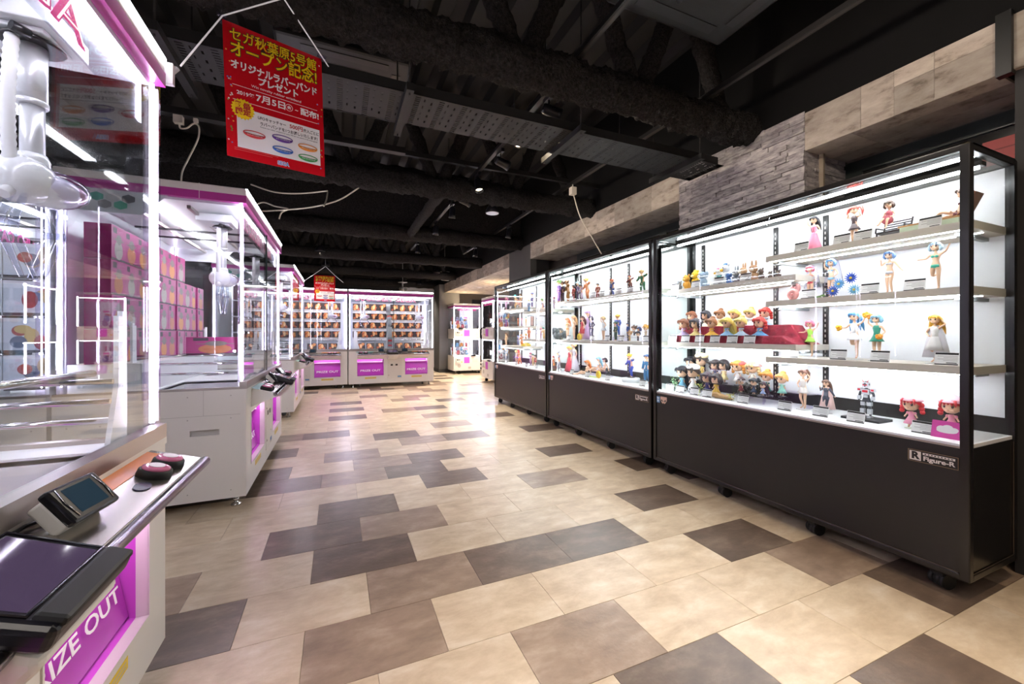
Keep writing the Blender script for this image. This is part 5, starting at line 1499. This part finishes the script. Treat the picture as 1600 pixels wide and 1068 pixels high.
# ---------------------------------------------------------------- sprayed roof trusses
def zpx(py, X, Y):
    return EYE - (py - 522.5) / FPX * zc(X, Y)
SPRAY = mat('sprayed_fireproofing', '#302d2c', .95, spec=.1, bump=1., bscale=110, var=.45, vscale=60)
def rough_tube(name, p0, p1, r, parent, n=14, step=.05, amp=.25):
    p0, p1 = Vector(p0), Vector(p1)
    k = max(3, int((p1 - p0).length / step))
    b = MB()
    b.tube([p0.lerp(p1, i / k) for i in range(k + 1)], r, n)
    ax = (p1 - p0).normalized()
    vs = []
    for v in b.v:
        q = Vector(v)
        c = p0 + ax * (q - p0).dot(ax)
        d = (q - c)
        f = 1 + amp * .6 * noise.noise(q * 6) + amp * .8 * noise.noise(q * 23) + amp * .7 * noise.noise(q * 48)
        vs.append(tuple(c + d * f))
    b.v = vs
    return b.build(name, SPRAY, parent)
TZ = 2.63
for i, ty in enumerate((2.1, 4.17, 6.24, 8.31, 10.38, 12.45)):
    t = thing('roof_truss', ('nearest sprayed black roof truss over the aisle', 'second sprayed roof truss from the camera', 'third sprayed roof truss with a solid web', 'fourth sprayed roof truss, over the third left machine', 'fifth sprayed roof truss, behind the back row', 'farthest sprayed roof truss, above the far pillar')[i], 'roof truss', (0, ty, 0))
    near = i < 3
    rough_tube('bottom_chord', (-4.9, 0, TZ), (2.86, 0, TZ), .108, t, 34 if i == 0 else 20 if near else 10, .016 if i == 0 else .03 if near else .1, .30)
    rough_tube('top_chord', (-4.9, 0, 3.52), (2.86, 0, 3.52), .09, t, 10, .12)
    x = 1.78 + .82
    while x > -4.2:
        if i != 2 or x > 5:
            for s in (-1, 1):
                if x + s * .38 < 2.8:
                    rough_tube('diagonal', (x + s * .04, 0, TZ + .05), (x + s * .38, 0, 3.5), .062, t, 14 if i == 0 else 9, .03 if i == 0 else .05 if near else .12, .3)
        x -= .82
    if i == 2:
        w_ = MB()
        nx, nz = 90, 12
        vs = [(-4.9 + 7.74 * a / nx, -.02 + .03 * noise.noise(Vector((a * .6, c * .7, 3))), TZ + .02 + .9 * c / nz) for a in range(nx + 1) for c in range(nz + 1)]
        w_.add(vs, [(a * (nz + 1) + c, (a + 1) * (nz + 1) + c, (a + 1) * (nz + 1) + c + 1, a * (nz + 1) + c + 1) for a in range(nx) for c in range(nz)], 0, True)
        w_.box((-4.9, .02, TZ), (2.84, .05, 3.5))
        w_.build('web', SPRAY, t)
tt = thing('cross_beam', 'short sprayed beam joining the second and third trusses', 'beam', (0, 0, 0))
rough_tube('beam', (1.0, 4.2, TZ - .02), (1.0, 6.2, TZ - .02), .06, tt, 10, .06)
# steel channel, cable tray, lighting rails
STEEL = mat('tray_steel_dark', '#191716', .6, .1)
ch = MB().box((-4.9, 3.98, 2.83), (2.84, 4.02, 2.835)).box((-4.9, 3.98, 2.835), (2.84, 3.983, 2.875)).box((-4.9, 4.017, 2.835), (2.84, 4.02, 2.875))
tag(ch.build('steel_channel', STEEL), 'thin black steel channel crossing between the first two trusses', 'channel')
tray = thing('cable_tray', 'perforated dark steel cable tray crossing the ceiling', 'cable tray', (0, 0, 0))
TX0, TX1, TY0, TY1, TZ0 = -4.9, 2.72, 2.26, 2.60, 2.425
pb = MB()
mod = .135            # perforation module along the tray
x = TX0
cols_y = [TY0 + .02 + k * .0205 for k in range(16)]
def strip(x0, x1, slots):   # plate strip with slots (y ranges)
    y = TY0
    for (a, c) in slots:
        pb.box((x0, y, TZ0), (x1, a, TZ0 + .002)); y = c
    pb.box((x0, y, TZ0), (x1, TY1, TZ0 + .002))
while x < TX1 - .01:
    fine = x > -1.2
    if fine:
        a = [(q, q + .007) for q in cols_y[::1]]
        strip(x, x + .034, [])
        strip(x + .034, x + .064, a)
        strip(x + .064, x + .084, [])
        bq = [(TY0 + .03 + k * .07, TY0 + .055 + k * .07) for k in range(4)]
        strip(x + .084, x + .091, bq)
        strip(x + .091, x + .125, [])
        strip(x + .125, min(x + mod, TX1), [(q + .02, q + .045) for q, _ in bq])
    else:
        strip(x, min(x + mod, TX1), [])
    x += mod
pb.build('plate', STEEL, tray)
for y in (TY0, TY1 - .003):
    MB().box((TX0, y, TZ0), (TX1, y + .003, TZ0 + .055)).build('side', STEEL, tray)
for X in (-2.6, -.72, .35, 1.42, 2.45):
    h = MB().box((X - .02, TY0 - .1, TZ0 - .042), (X + .02, TY1 + .1, TZ0 - .002)).build('hanger_bar', STEEL, tray)
    for y in (TY0 - .07, TY1 + .07):
        MB().cyl((X, y, TZ0 - .055), (X, y, 3.62), .005, 6).build('rod', STEEL, h)
for X, nm in ((2.36, 'black lighting rail above the display cabinets'), (1.31, 'black lighting rail over the middle of the aisle')):
    rl = thing('lighting_rail', nm, 'lighting rail', (X, 0, 0))
    MB().box((-.018, -3.6, 2.74), (.018, 8.0, 2.772)).box((-.008, -3.6, 2.7385), (.008, 8.0, 2.7402), 1).build('track', [mat('rail_black', '#1d1b1b', .35), mat('rail_conductor', '#4a4644', .5, .5)], rl)
    for y in (-3, -1.2, .8, 3.0, 5.1, 7.2):
        MB().cyl((0, y, 2.77), (0, y, 3.62), .005, 6).build('rod', STEEL, rl)
def spot(X, Y, aim, watts, label, warm=(1, .88, .74), size=70, lamp=True, glow=6.):
    r = thing('track_spotlight', label, 'spotlight', (X, Y, 2.738), group='track spotlights')
    MB().box((-.016, -.06, -.03), (.016, .06, 0)).cyl((0, 0, -.09), (0, 0, -.03), .006, 8).build('adapter', BLACKP, r)
    p = Vector((0, 0, -.10))
    d = (Vector(aim) - (Vector((X, Y, 2.738)) + p)).normalized()
    o = obj('lamp_head', MB().lathe([(.028, -.05), (.036, -.03), (.038, .05), (.044, .085), (.041, .085), (.034, .05)], 18).mesh('lamp_head', BLACKP), r, p)
    o.rotation_euler = d.to_track_quat('Z', 'Y').to_euler()
    MB().lathe([(.0, .06), (.035, .06), (.035, .062), (0, .062)], 16).build('lens', mat('spot_lens_%d' % int(glow), '#fff0d8', .3, emit=glow, ecol='#ffe2b4'), o)
    if lamp:
        l = bpy.data.lights.new('spot_light', 'SPOT')
        l.energy = watts; l.color = warm; l.spot_size = R(size); l.spot_blend = .8; l.shadow_soft_size = .04
        lo = bpy.data.objects.new('spot_light', l)
        COL.objects.link(lo); lo.parent = r; lo.location = p + d * .10
        lo.rotation_euler = d.to_track_quat('-Z', 'Y').to_euler()
    return r
RB, RA = 1.31, 2.36
spot(RB, 2.92, (.6, .9, .9), 60, 'track spotlight glowing just below the cable tray', glow=60.)
spot(RB, 3.92, (1.5, 3.2, 0), SPW, 'black track spotlight hanging left of the long cable, second rail')
spot(RB, 4.92, (1.2, 5.2, 0), SPW, 'track spotlight under the second truss, nearer one')
spot(RB, 5.85, (1.2, 6.0, 0), SPW, 'track spotlight under the third truss, farther one')
spot(RB, 7.3, (1.3, 7.6, 0), SPW, 'small track spotlight near the far end of the rail')
for i, (X, Y) in enumerate(((RB, -2.6), (RB, -1.4), (RB, -.3), (RB, .8), (RA, -2.2), (RA, -.9), (RA, .3), (RA, 5.6), (RA, 7.2))):
    spot(X, Y, (X - (.35 if X > 2 else .1), Y + .3, 0), SPW * (.5 if X > 2 and Y < 1 else .45 if X > 2 else .6 if Y > .5 and Y < 1 else .85), 'track spotlight, %s along the rails, mostly out of view' % ORD[i], warm=(1, .8, .58) if X > 2 else (1, .88, .74))
for i, (Y, ya_) in enumerate(((-.1, .5), (1.35, 1.2), (2.45, 2.3), (3.35, 3.5), (4.5, 4.7), (6.3, 6.6))):  # further heads added on the rail to brighten the clad beam
    spot(RB + .02, Y, (2.85, ya_, 2.25), WASHW, 'added spotlight washing the stone-clad beam, %s from the camera' % ORD[i], size=95)
# pendant downlights
def pendant(X, Y, z, label, watts):
    r = thing('pendant_downlight', label, 'downlight', (X, Y, z), group='pendant downlights')
    MB().lathe([(.085, 0), (.09, .01), (.08, .05), (.045, .11), (.0, .12)], 24).build('shade', BLACKP, r)
    MB().lathe([(.0, .004), (.078, .004), (.078, .008), (0, .008)], 24).build('lens', mat('downlight_lens', '#fff0d8', .3, emit=7., ecol='#ffe6c0'), r)
    MB().cyl((0, 0, .12), (0, 0, 3.62 - z), .005, 6).build('rod', STEEL, r)
    l = bpy.data.lights.new('down_light', 'SPOT'); l.energy = watts; l.color = (1, .9, .78); l.spot_size = R(100); l.spot_blend = .7; l.shadow_soft_size = .07
    lo = bpy.data.objects.new('down_light', l); COL.objects.link(lo); lo.parent = r; lo.location = (0, 0, -.01)
pendant(1.85, 4.95, 2.68, 'round pendant downlight beside the rail, right of the aisle', SPW * .5)
pendant(-.30, 8.2, 2.62, 'round pendant downlight above the small poster, nearer one', SPW)
pendant(-.25, 9.9, 2.62, 'round pendant downlight above the small poster, farther one', SPW)
pendant(.95, 6.8, 2.66, 'round pendant downlight in the middle of the ceiling', SPW)
pendant(2.3, 10.2, 2.66, 'round pendant downlight above the far right aisle', SPW)
pendant(2.25, 12.3, 2.6, 'added pendant downlight brightening the white wall behind the back row', SPW * 1.6)  # lamp added to light up the far white wall
pendant(.7, -1.8, 2.68, 'round pendant downlight behind the camera', SPW)
# linear lamps added out of view as soft fill light
for i, (X, Y) in enumerate(((-.2, -1.2), (.9, -2.6), (-3.0, 1.5), (-3.0, 5.5))):
    r = thing('added_fill_lamp', 'added linear fill lamp, %s, out of view' % ORD[i], 'fill lamp', (X, Y, 2.9), group='added fill lamps')
    MB().box((-.06, -.6, .03), (.06, .6, .07)).build('housing', WHITE, r)
    MB().box((-.045, -.59, .018), (.045, .59, .03)).build('diffuser', mat('fill_lamp_diffuser', '#ffffff', .5, emit=FILLW, ecol='#fff4e8'), r)
    MB().cyl((0, -.4, .07), (0, -.4, .72), .004, 6).cyl((0, .4, .07), (0, .4, .72), .004, 6).build('rod', STEEL, r)
# recessed downlights in the far soffit
for i, (px, py) in enumerate(((773, 441), (749.5, 448.5), (727, 456))):
    Zc_ = FPX * (ZB - EYE) / (522.5 - py); t = (px - 800) / FPX
    X, Y = Zc_ * (t * CY + SY), Zc_ * (-t * SY + CY)
    r = thing('recessed_downlight', 'recessed downlight in the far soffit, %s from the grey pillar' % ORD[i], 'downlight', (X, Y, ZB - .006), group='recessed downlights')
    MB().lathe([(.06, 0), (.075, 0), (.075, .006), (.06, .006)], 24).build('ring', WHITE, r)
    MB().lathe([(0, .001), (.06, .001), (.06, .004), (0, .004)], 24).build('lens', mat('recessed_lens', '#fff0d0', .3, emit=14., ecol='#ffe2b0'), r)
    l = bpy.data.lights.new('down_light', 'SPOT'); l.energy = SPW * 3.5; l.color = (1, .82, .6); l.spot_size = R(120); l.spot_blend = .6; l.shadow_soft_size = .05
    lo = bpy.data.objects.new('down_light', l); COL.objects.link(lo); lo.parent = r; lo.location = (0, 0, -.012)
# air-conditioning cassettes
ACM = mat('cassette_dark', '#1d1c1d', .45)
for i, (X, Y, z) in enumerate(((1.72, 1.36, 2.86), (.05, 3.25, 2.95), (-1.2, 7.4, 2.95))):
    r = thing('ceiling_cassette', ('dark ceiling air conditioner at the top of the picture', 'dark ceiling air conditioner beside the large poster', 'dark ceiling air conditioner above the third left machine')[i], 'air conditioner', (X, Y, z))
    MB().box((-.42, -.42, 0), (.42, .42, .05)).build('panel', ACM, r, bevel=.02)
    MB().box((-.38, -.38, .05), (.38, .38, .3)).build('body', ACM, r)
    MB().box((-.22, -.22, -.006), (.22, .22, .0)).build('grille', mat('cassette_grille', '#1f1e1f', .5), r, bevel=.002)
    for s in (-1, 1):
        MB().box((s * .33 - .03, -.27, -.004), (s * .33 + .03, .27, .002)).build('louvre', mat('cassette_louvre', '#272627', .35), r)
        MB().box((-.27, s * .33 - .03, -.004), (.27, s * .33 + .03, .002)).build('louvre', mat('cassette_louvre', '#3a3839'), r)
    for sx in (-1, 1):
        MB().cyl((sx * .36, 0, .3), (sx * .36, 0, 3.62 - z), .005, 6).build('rod', STEEL, r)
# security cameras
for i, (px, py, Z_) in enumerate(((630, 450, 11.8), (696, 434, 11.2), (792, 358, 7.0))):
    t = (px - 800) / FPX
    X, Y = Z_ * (t * CY + SY), Z_ * (-t * SY + CY)
    z = EYE + (522.5 - py) / FPX * Z_
    r = thing('security_camera', ('white security camera above the right back machine', 'white security camera near the far pillar', 'small pale ceiling camera under the rail end')[i], 'security camera', (X, Y, z), R(20))
    MB().cyl((0, .16, 0), (0, -.14, -.04), .055, 14).build('housing', paint('#e8e4e0', .4), r)
    MB().cyl((0, -.141, -.04), (0, -.15, -.042), .045, 14).build('lens', BLACKP, r)
    MB().cyl((0, .03, .04), (0, .03, .16), .02, 10).box((-.1, -.06, .16), (.1, .12, .18)).cyl((0, .03, .18), (0, .03, 3.62 - z), .008, 6).build('mount', paint('#d8d4d0'), r)
# ---------------------------------------------------------------- hanging posters
RED = mat('poster_red', '#c4131f', .22)
def make_poster():
    r = obj('hanging_poster', None)
    Wp, Hp = .515, .728
    MB().box((-Wp / 2, 0, 0), (Wp / 2, .0012, Hp)).build('sheet', RED, r)
    def P(fx, fz): return (fx * Wp, -.0006, (1 - fz) * Hp)
    yel, wht, blk, rdk = mat('print_yellow', '#f4d21c', .35), mat('print_white', '#f4f0ee', .35), mat('print_black', '#2a1a12', .4), mat('print_red', '#b8232c', .4)
    def T(s, size, fx, fz, m, bold, width, al='CENTER', dy=0):
        x, y, z = P(fx, fz)
        return text(s, size, 'lettering', m, r, (x, y - dy, z), (PI / 2, 0, 0), bold, al, width, ext=.0002)
    T('セガ秋葉原5号館', .072, .0, .085, blk, .0045, .458); T('セガ秋葉原5号館', .072, .0, .085, yel, .0008, .45, dy=.0006)
    T('オープン記念!', .092, .0, .19, blk, .006, .458); T('オープン記念!', .092, .0, .19, yel, .0016, .45, dy=.0006)
    T('オリジナルラバーバンド', .052, .0, .305, wht, .0019, .45)
    T('プレゼント', .048, .02, .375, wht, .0019, .21)
    T('Win novelty rubber wristband', .020, .0, .425, wht, 0, .26)
    T('2019年', .028, -.31, .505, wht, .0006, .085); T('7月5日', .047, -.06, .505, wht, .0012, .15); T('金', .022, .12, .505, wht, .0006, None); T('~', .03, .20, .505, wht, .0006, None); T('配布!', .044, .345, .505, wht, .0012, .105)
    x, y, z = P(.12, .503)
    MB().tube([(x + .019 * math.cos(a), y, z + .019 * math.sin(a)) for a in [2 * PI * k / 24 for k in range(24)]], .0012, 4, closed=True).build('date_ring', wht, r)
    ln = MB()
    for fz in (.455, .565):
        ln.box((-.43 * Wp, -.0008, (1 - fz) * Hp), (.43 * Wp, -.0002, (1 - fz) * Hp + .0022))
    ln.build('rule_line', wht, r)
    MB().box((-.40 * Wp, -.0007, .085 * Hp), (.45 * Wp, -.0001, .385 * Hp)).build('white_panel', wht, r, bevel=.0002)
    star = []
    for k in range(40):
        a = 2 * PI * k / 40; rr = .058 if k % 2 else .050
        star.append((-.34 * Wp + rr * math.cos(a), -.0012, .375 * Hp + rr * math.sin(a)))
    MB().quad(star[::-1]).build('starburst', yel, r)
    T('数量', .036, -.34, .60, rdk, .0014, .075, dy=.0012); T('限定', .036, -.34, .648, rdk, .0014, .075, dy=.0012)
    T('UFOキャッチャー', .022, -.06, .655, blk, .0004, .145, dy=.0006); T('500円', .030, .19, .652, rdk, .0008, .072, dy=.0006); T('投入ごとに', .022, .355, .655, blk, .0004, .09, dy=.0006)
    T('ラバーバンドを1つお渡しいたします!', .022, .12, .698, blk, .0004, .31, dy=.0006)
    T('Receive one rubber wristband for every 500 yen you spend on the crane games', .010, .12, .722, blk, 0, .31, dy=.0006)
    for (fx, fz, c) in ((-.24, .79, '#c8323a'), (.04, .765, '#5a2a86'), (.31, .785, '#e08a2c'), (.04, .855, '#2a62b8'), (.31, .87, '#3a9a4c')):
        x, y, z = P(fx, fz)
        MB().tube([(x + .053 * math.cos(a), y - .0022, z + .014 * math.sin(a)) for a in [2 * PI * k / 28 for k in range(28)]], [.0025 + .008 * max(0, -math.sin(2 * PI * k / 28)) for k in range(28)], 6, closed=True).build('wristband_print', paint(c), r).scale = (1, 1, 1)
        text('SEGA AKIHABARA 5th', .0075, 'lettering', wht, r, (x, y - .0135, z - .0138), (PI / 2, 0, 0), 0., 'CENTER', .075, ext=.0001)
    for fz, wd in ((.925, .42), (.938, .36)):
        MB().box((-.43 * Wp, -.0007, (1 - fz) * Hp), ((-.43 + wd) * Wp, -.0002, (1 - fz) * Hp + .0018)).build('small_print', mat('print_pale_red', '#dc6a6a', .4), r)
    T('SEGA', .030, .04, .968, wht, .0022, .064, dy=.0002); T('SEGA', .030, .04, .968, mat('print_blue', '#2f6ac0', .4), .0004, .06, dy=.0008)
    rd = random.Random(4); cf = MB()
    for k in range(34):
        side = rd.choice((-1, 1))
        x, z = side * rd.uniform(.43, .485) * Wp, rd.uniform(.03, .97) * Hp
        s = .005; a = rd.uniform(0, 3)
        cf.quad([(x + s * math.cos(a + q * PI / 2), -.0005, z + s * math.sin(a + q * PI / 2)) for q in (3, 2, 1, 0)], k % 4)
    cf.build('confetti_print', [paint('#e0a03c'), paint('#7a9a3c'), paint('#6a8ac8'), paint('#f0e0e0')], r)
    for s in (-1, 1):
        MB().box((s * Wp / 2 - .02, -.012, Hp - .022), (s * Wp / 2 + .02, .012, Hp + .018)).cyl((s * Wp / 2 - .025, -.01, Hp + .01), (s * Wp / 2 + .025, -.01, Hp + .012), .009, 8).build('clip', ACRY, r)
    return r
po = make_poster()
po.location = (-.250, 2.163, 1.882); po.rotation_euler = (0, -.03, R(19.0)); po.scale = (.785, .8, .8)
tag(po, 'large red hanging poster with yellow Japanese lettering at upper left', 'poster', 'red wristband posters')
po2 = copy_tree(po)
po2.location = (-.235, 8.62, 1.745); po2.rotation_euler = (0, 0, R(4)); po2.scale = (.72, .72, .68)
tag(po2, 'small red hanging poster in front of the back row', 'poster', 'red wristband posters')
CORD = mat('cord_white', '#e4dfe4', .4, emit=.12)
def smooth(pts, k=6):
    P_ = [Vector(p) for p in pts]
    P_ = [P_[0] * 2 - P_[1]] + P_ + [P_[-1] * 2 - P_[-2]]
    out = []
    for i in range(1, len(P_) - 2):
        a, b, c, d = P_[i - 1:i + 3]
        for j in range(k):
            t = j / k
            out.append(.5 * ((2 * b) + (c - a) * t + (2 * a - 5 * b + 4 * c - d) * t * t + (3 * b - a - 3 * c + d) * t ** 3))
    return out + [P_[-2]]
def cord(name, pts, r_, label, m=None, cat='cord'):
    return tag(MB().tube(pts, r_, 6).build(name, m or CORD), label, cat)
def hang(parent, pts, r_=.003, m=None, name='cord'):
    o = MB().tube(pts, r_, 6).build(name, m or CORD, parent)
    o.matrix_parent_inverse = parent.matrix_basis.inverted()
hook = Vector((-.50, 1.74, 2.03))
cl, cr_ = [po.matrix_basis @ Vector((q * .2575, -.01, .738)) for q in (-1, 1)]
Xa = xpx(443, 1.99)
apex = Vector((Xa, 1.99, zpx(-3, Xa, 1.99)))
hang(po, [hook, cl, apex])
hang(po, [apex, cr_, cr_ + (cr_ - apex) * .3])
hk = thing('cord_hook', 'white plastic hook on the corner of the nearest machine header', 'hook', (-.535, 1.716, 2.0))
MB().box((-.01, 0, -.05), (.02, .02, .02)).tube([(.0, .02, 0), (.0, .04, .0), (.02, .045, .03)], .008, 8).build('bracket', paint('#e8e4ea', .3), hk)
bpy.context.view_layer.update()
hang(po2, [(-.53, 7.82, 2.03), (-.42, 8.60, 2.25), (-.22, 8.62, 2.42)], .004)
hang(po2, [(-.22, 8.62, 2.42), (-.05, 8.62, 2.25), (.1, 8.62, 2.12)], .004)
hang(po2, [(-.22, 8.62, 2.42), (-.22, 8.35, 2.6)], .003, STEEL, 'wire')
# power leads
CREAM = mat('cable_cream', '#d8cfc0', .5)
def wpt(px, py, Y):
    X = xpx(px, Y)
    return (X, Y, zpx(py, X, Y))
Yc = 3.35
pl = thing('power_lead', 'cream power lead from a ceiling socket down to the pink machine', 'cable', (0, 0, 0))
MB().tube(smooth([wpt(280, 192, Yc), wpt(282, 200, Yc), wpt(292, 200, Yc), wpt(303, 193, Yc), wpt(311, 199, Yc), wpt(309, 218, Yc), wpt(296, 245, Yc), wpt(285, 268, Yc), wpt(283, 288, Yc)]), .0055, 7).build('cable', CREAM, pl)
a = Vector(wpt(279, 188, Yc)); c = Vector(wpt(306, 189, Yc))
MB().box(a - Vector((.025, .02, .02)), a + Vector((.025, .02, .03))).box(c - Vector((.012, .012, .01)), c + Vector((.012, .012, .03))).build('plug', CREAM, pl)
tag(MB().box((-3.5, Yc - .03, a.z + .03), (.5, Yc + .03, a.z + .075)).build('socket_rail', STEEL), 'dark rail carrying the ceiling sockets beside the large poster', 'rail')
for i, (pts, lb) in enumerate((([(392, 288), (430, 300), (470, 302), (512, 298)], 'upper cable drooping above the pink machine'), ([(396, 330), (440, 328), (490, 323), (530, 312), (561, 293)], 'long pale cable looping up to the second truss'), ([(398, 320), (412, 316), (430, 322), (450, 326), (440, 332), (436, 342)], 'short kinked cable end above the pink machine'), ([(512, 300), (510, 312), (506, 322)], 'pale cable end hanging beside the large poster'))):
    if i == 2:
        MB().tube(smooth([wpt(x, y, 4.6) for x, y in pts]), .007, 6).build('branch', CREAM, lc)
        continue
    lc = cord('loose_cable', smooth([wpt(x, y, 4.6 - .36 * j / (len(pts) - 1)) for j, (x, y) in enumerate(pts)]), .007, lb, CREAM, 'cable')
X0 = 2.36; Y0_ = ypx(895, X0)
hc_ = thing('hanging_cable', 'white cable hanging from the rail to the middle cabinet top', 'cable', (0, 0, 0))
p0 = Vector((X0, Y0_, zpx(300, X0, Y0_)))
p3 = Vector((2.45, ypx(941, 2.45), 1.90))
MB().tube(smooth([p0, p0.lerp(p3, .3) + Vector((0, .03, -.05)), p0.lerp(p3, .6) + Vector((0, .02, -.03)), p3]), .006, 7).build('cable', CREAM, hc_)
MB().box(p0 - Vector((.03, .03, .03)), p0 + Vector((.03, .03, .05))).cyl(p0 + Vector((0, 0, .05)), (X0, Y0_, 2.745), .006, 6).build('plug', CREAM, hc_)
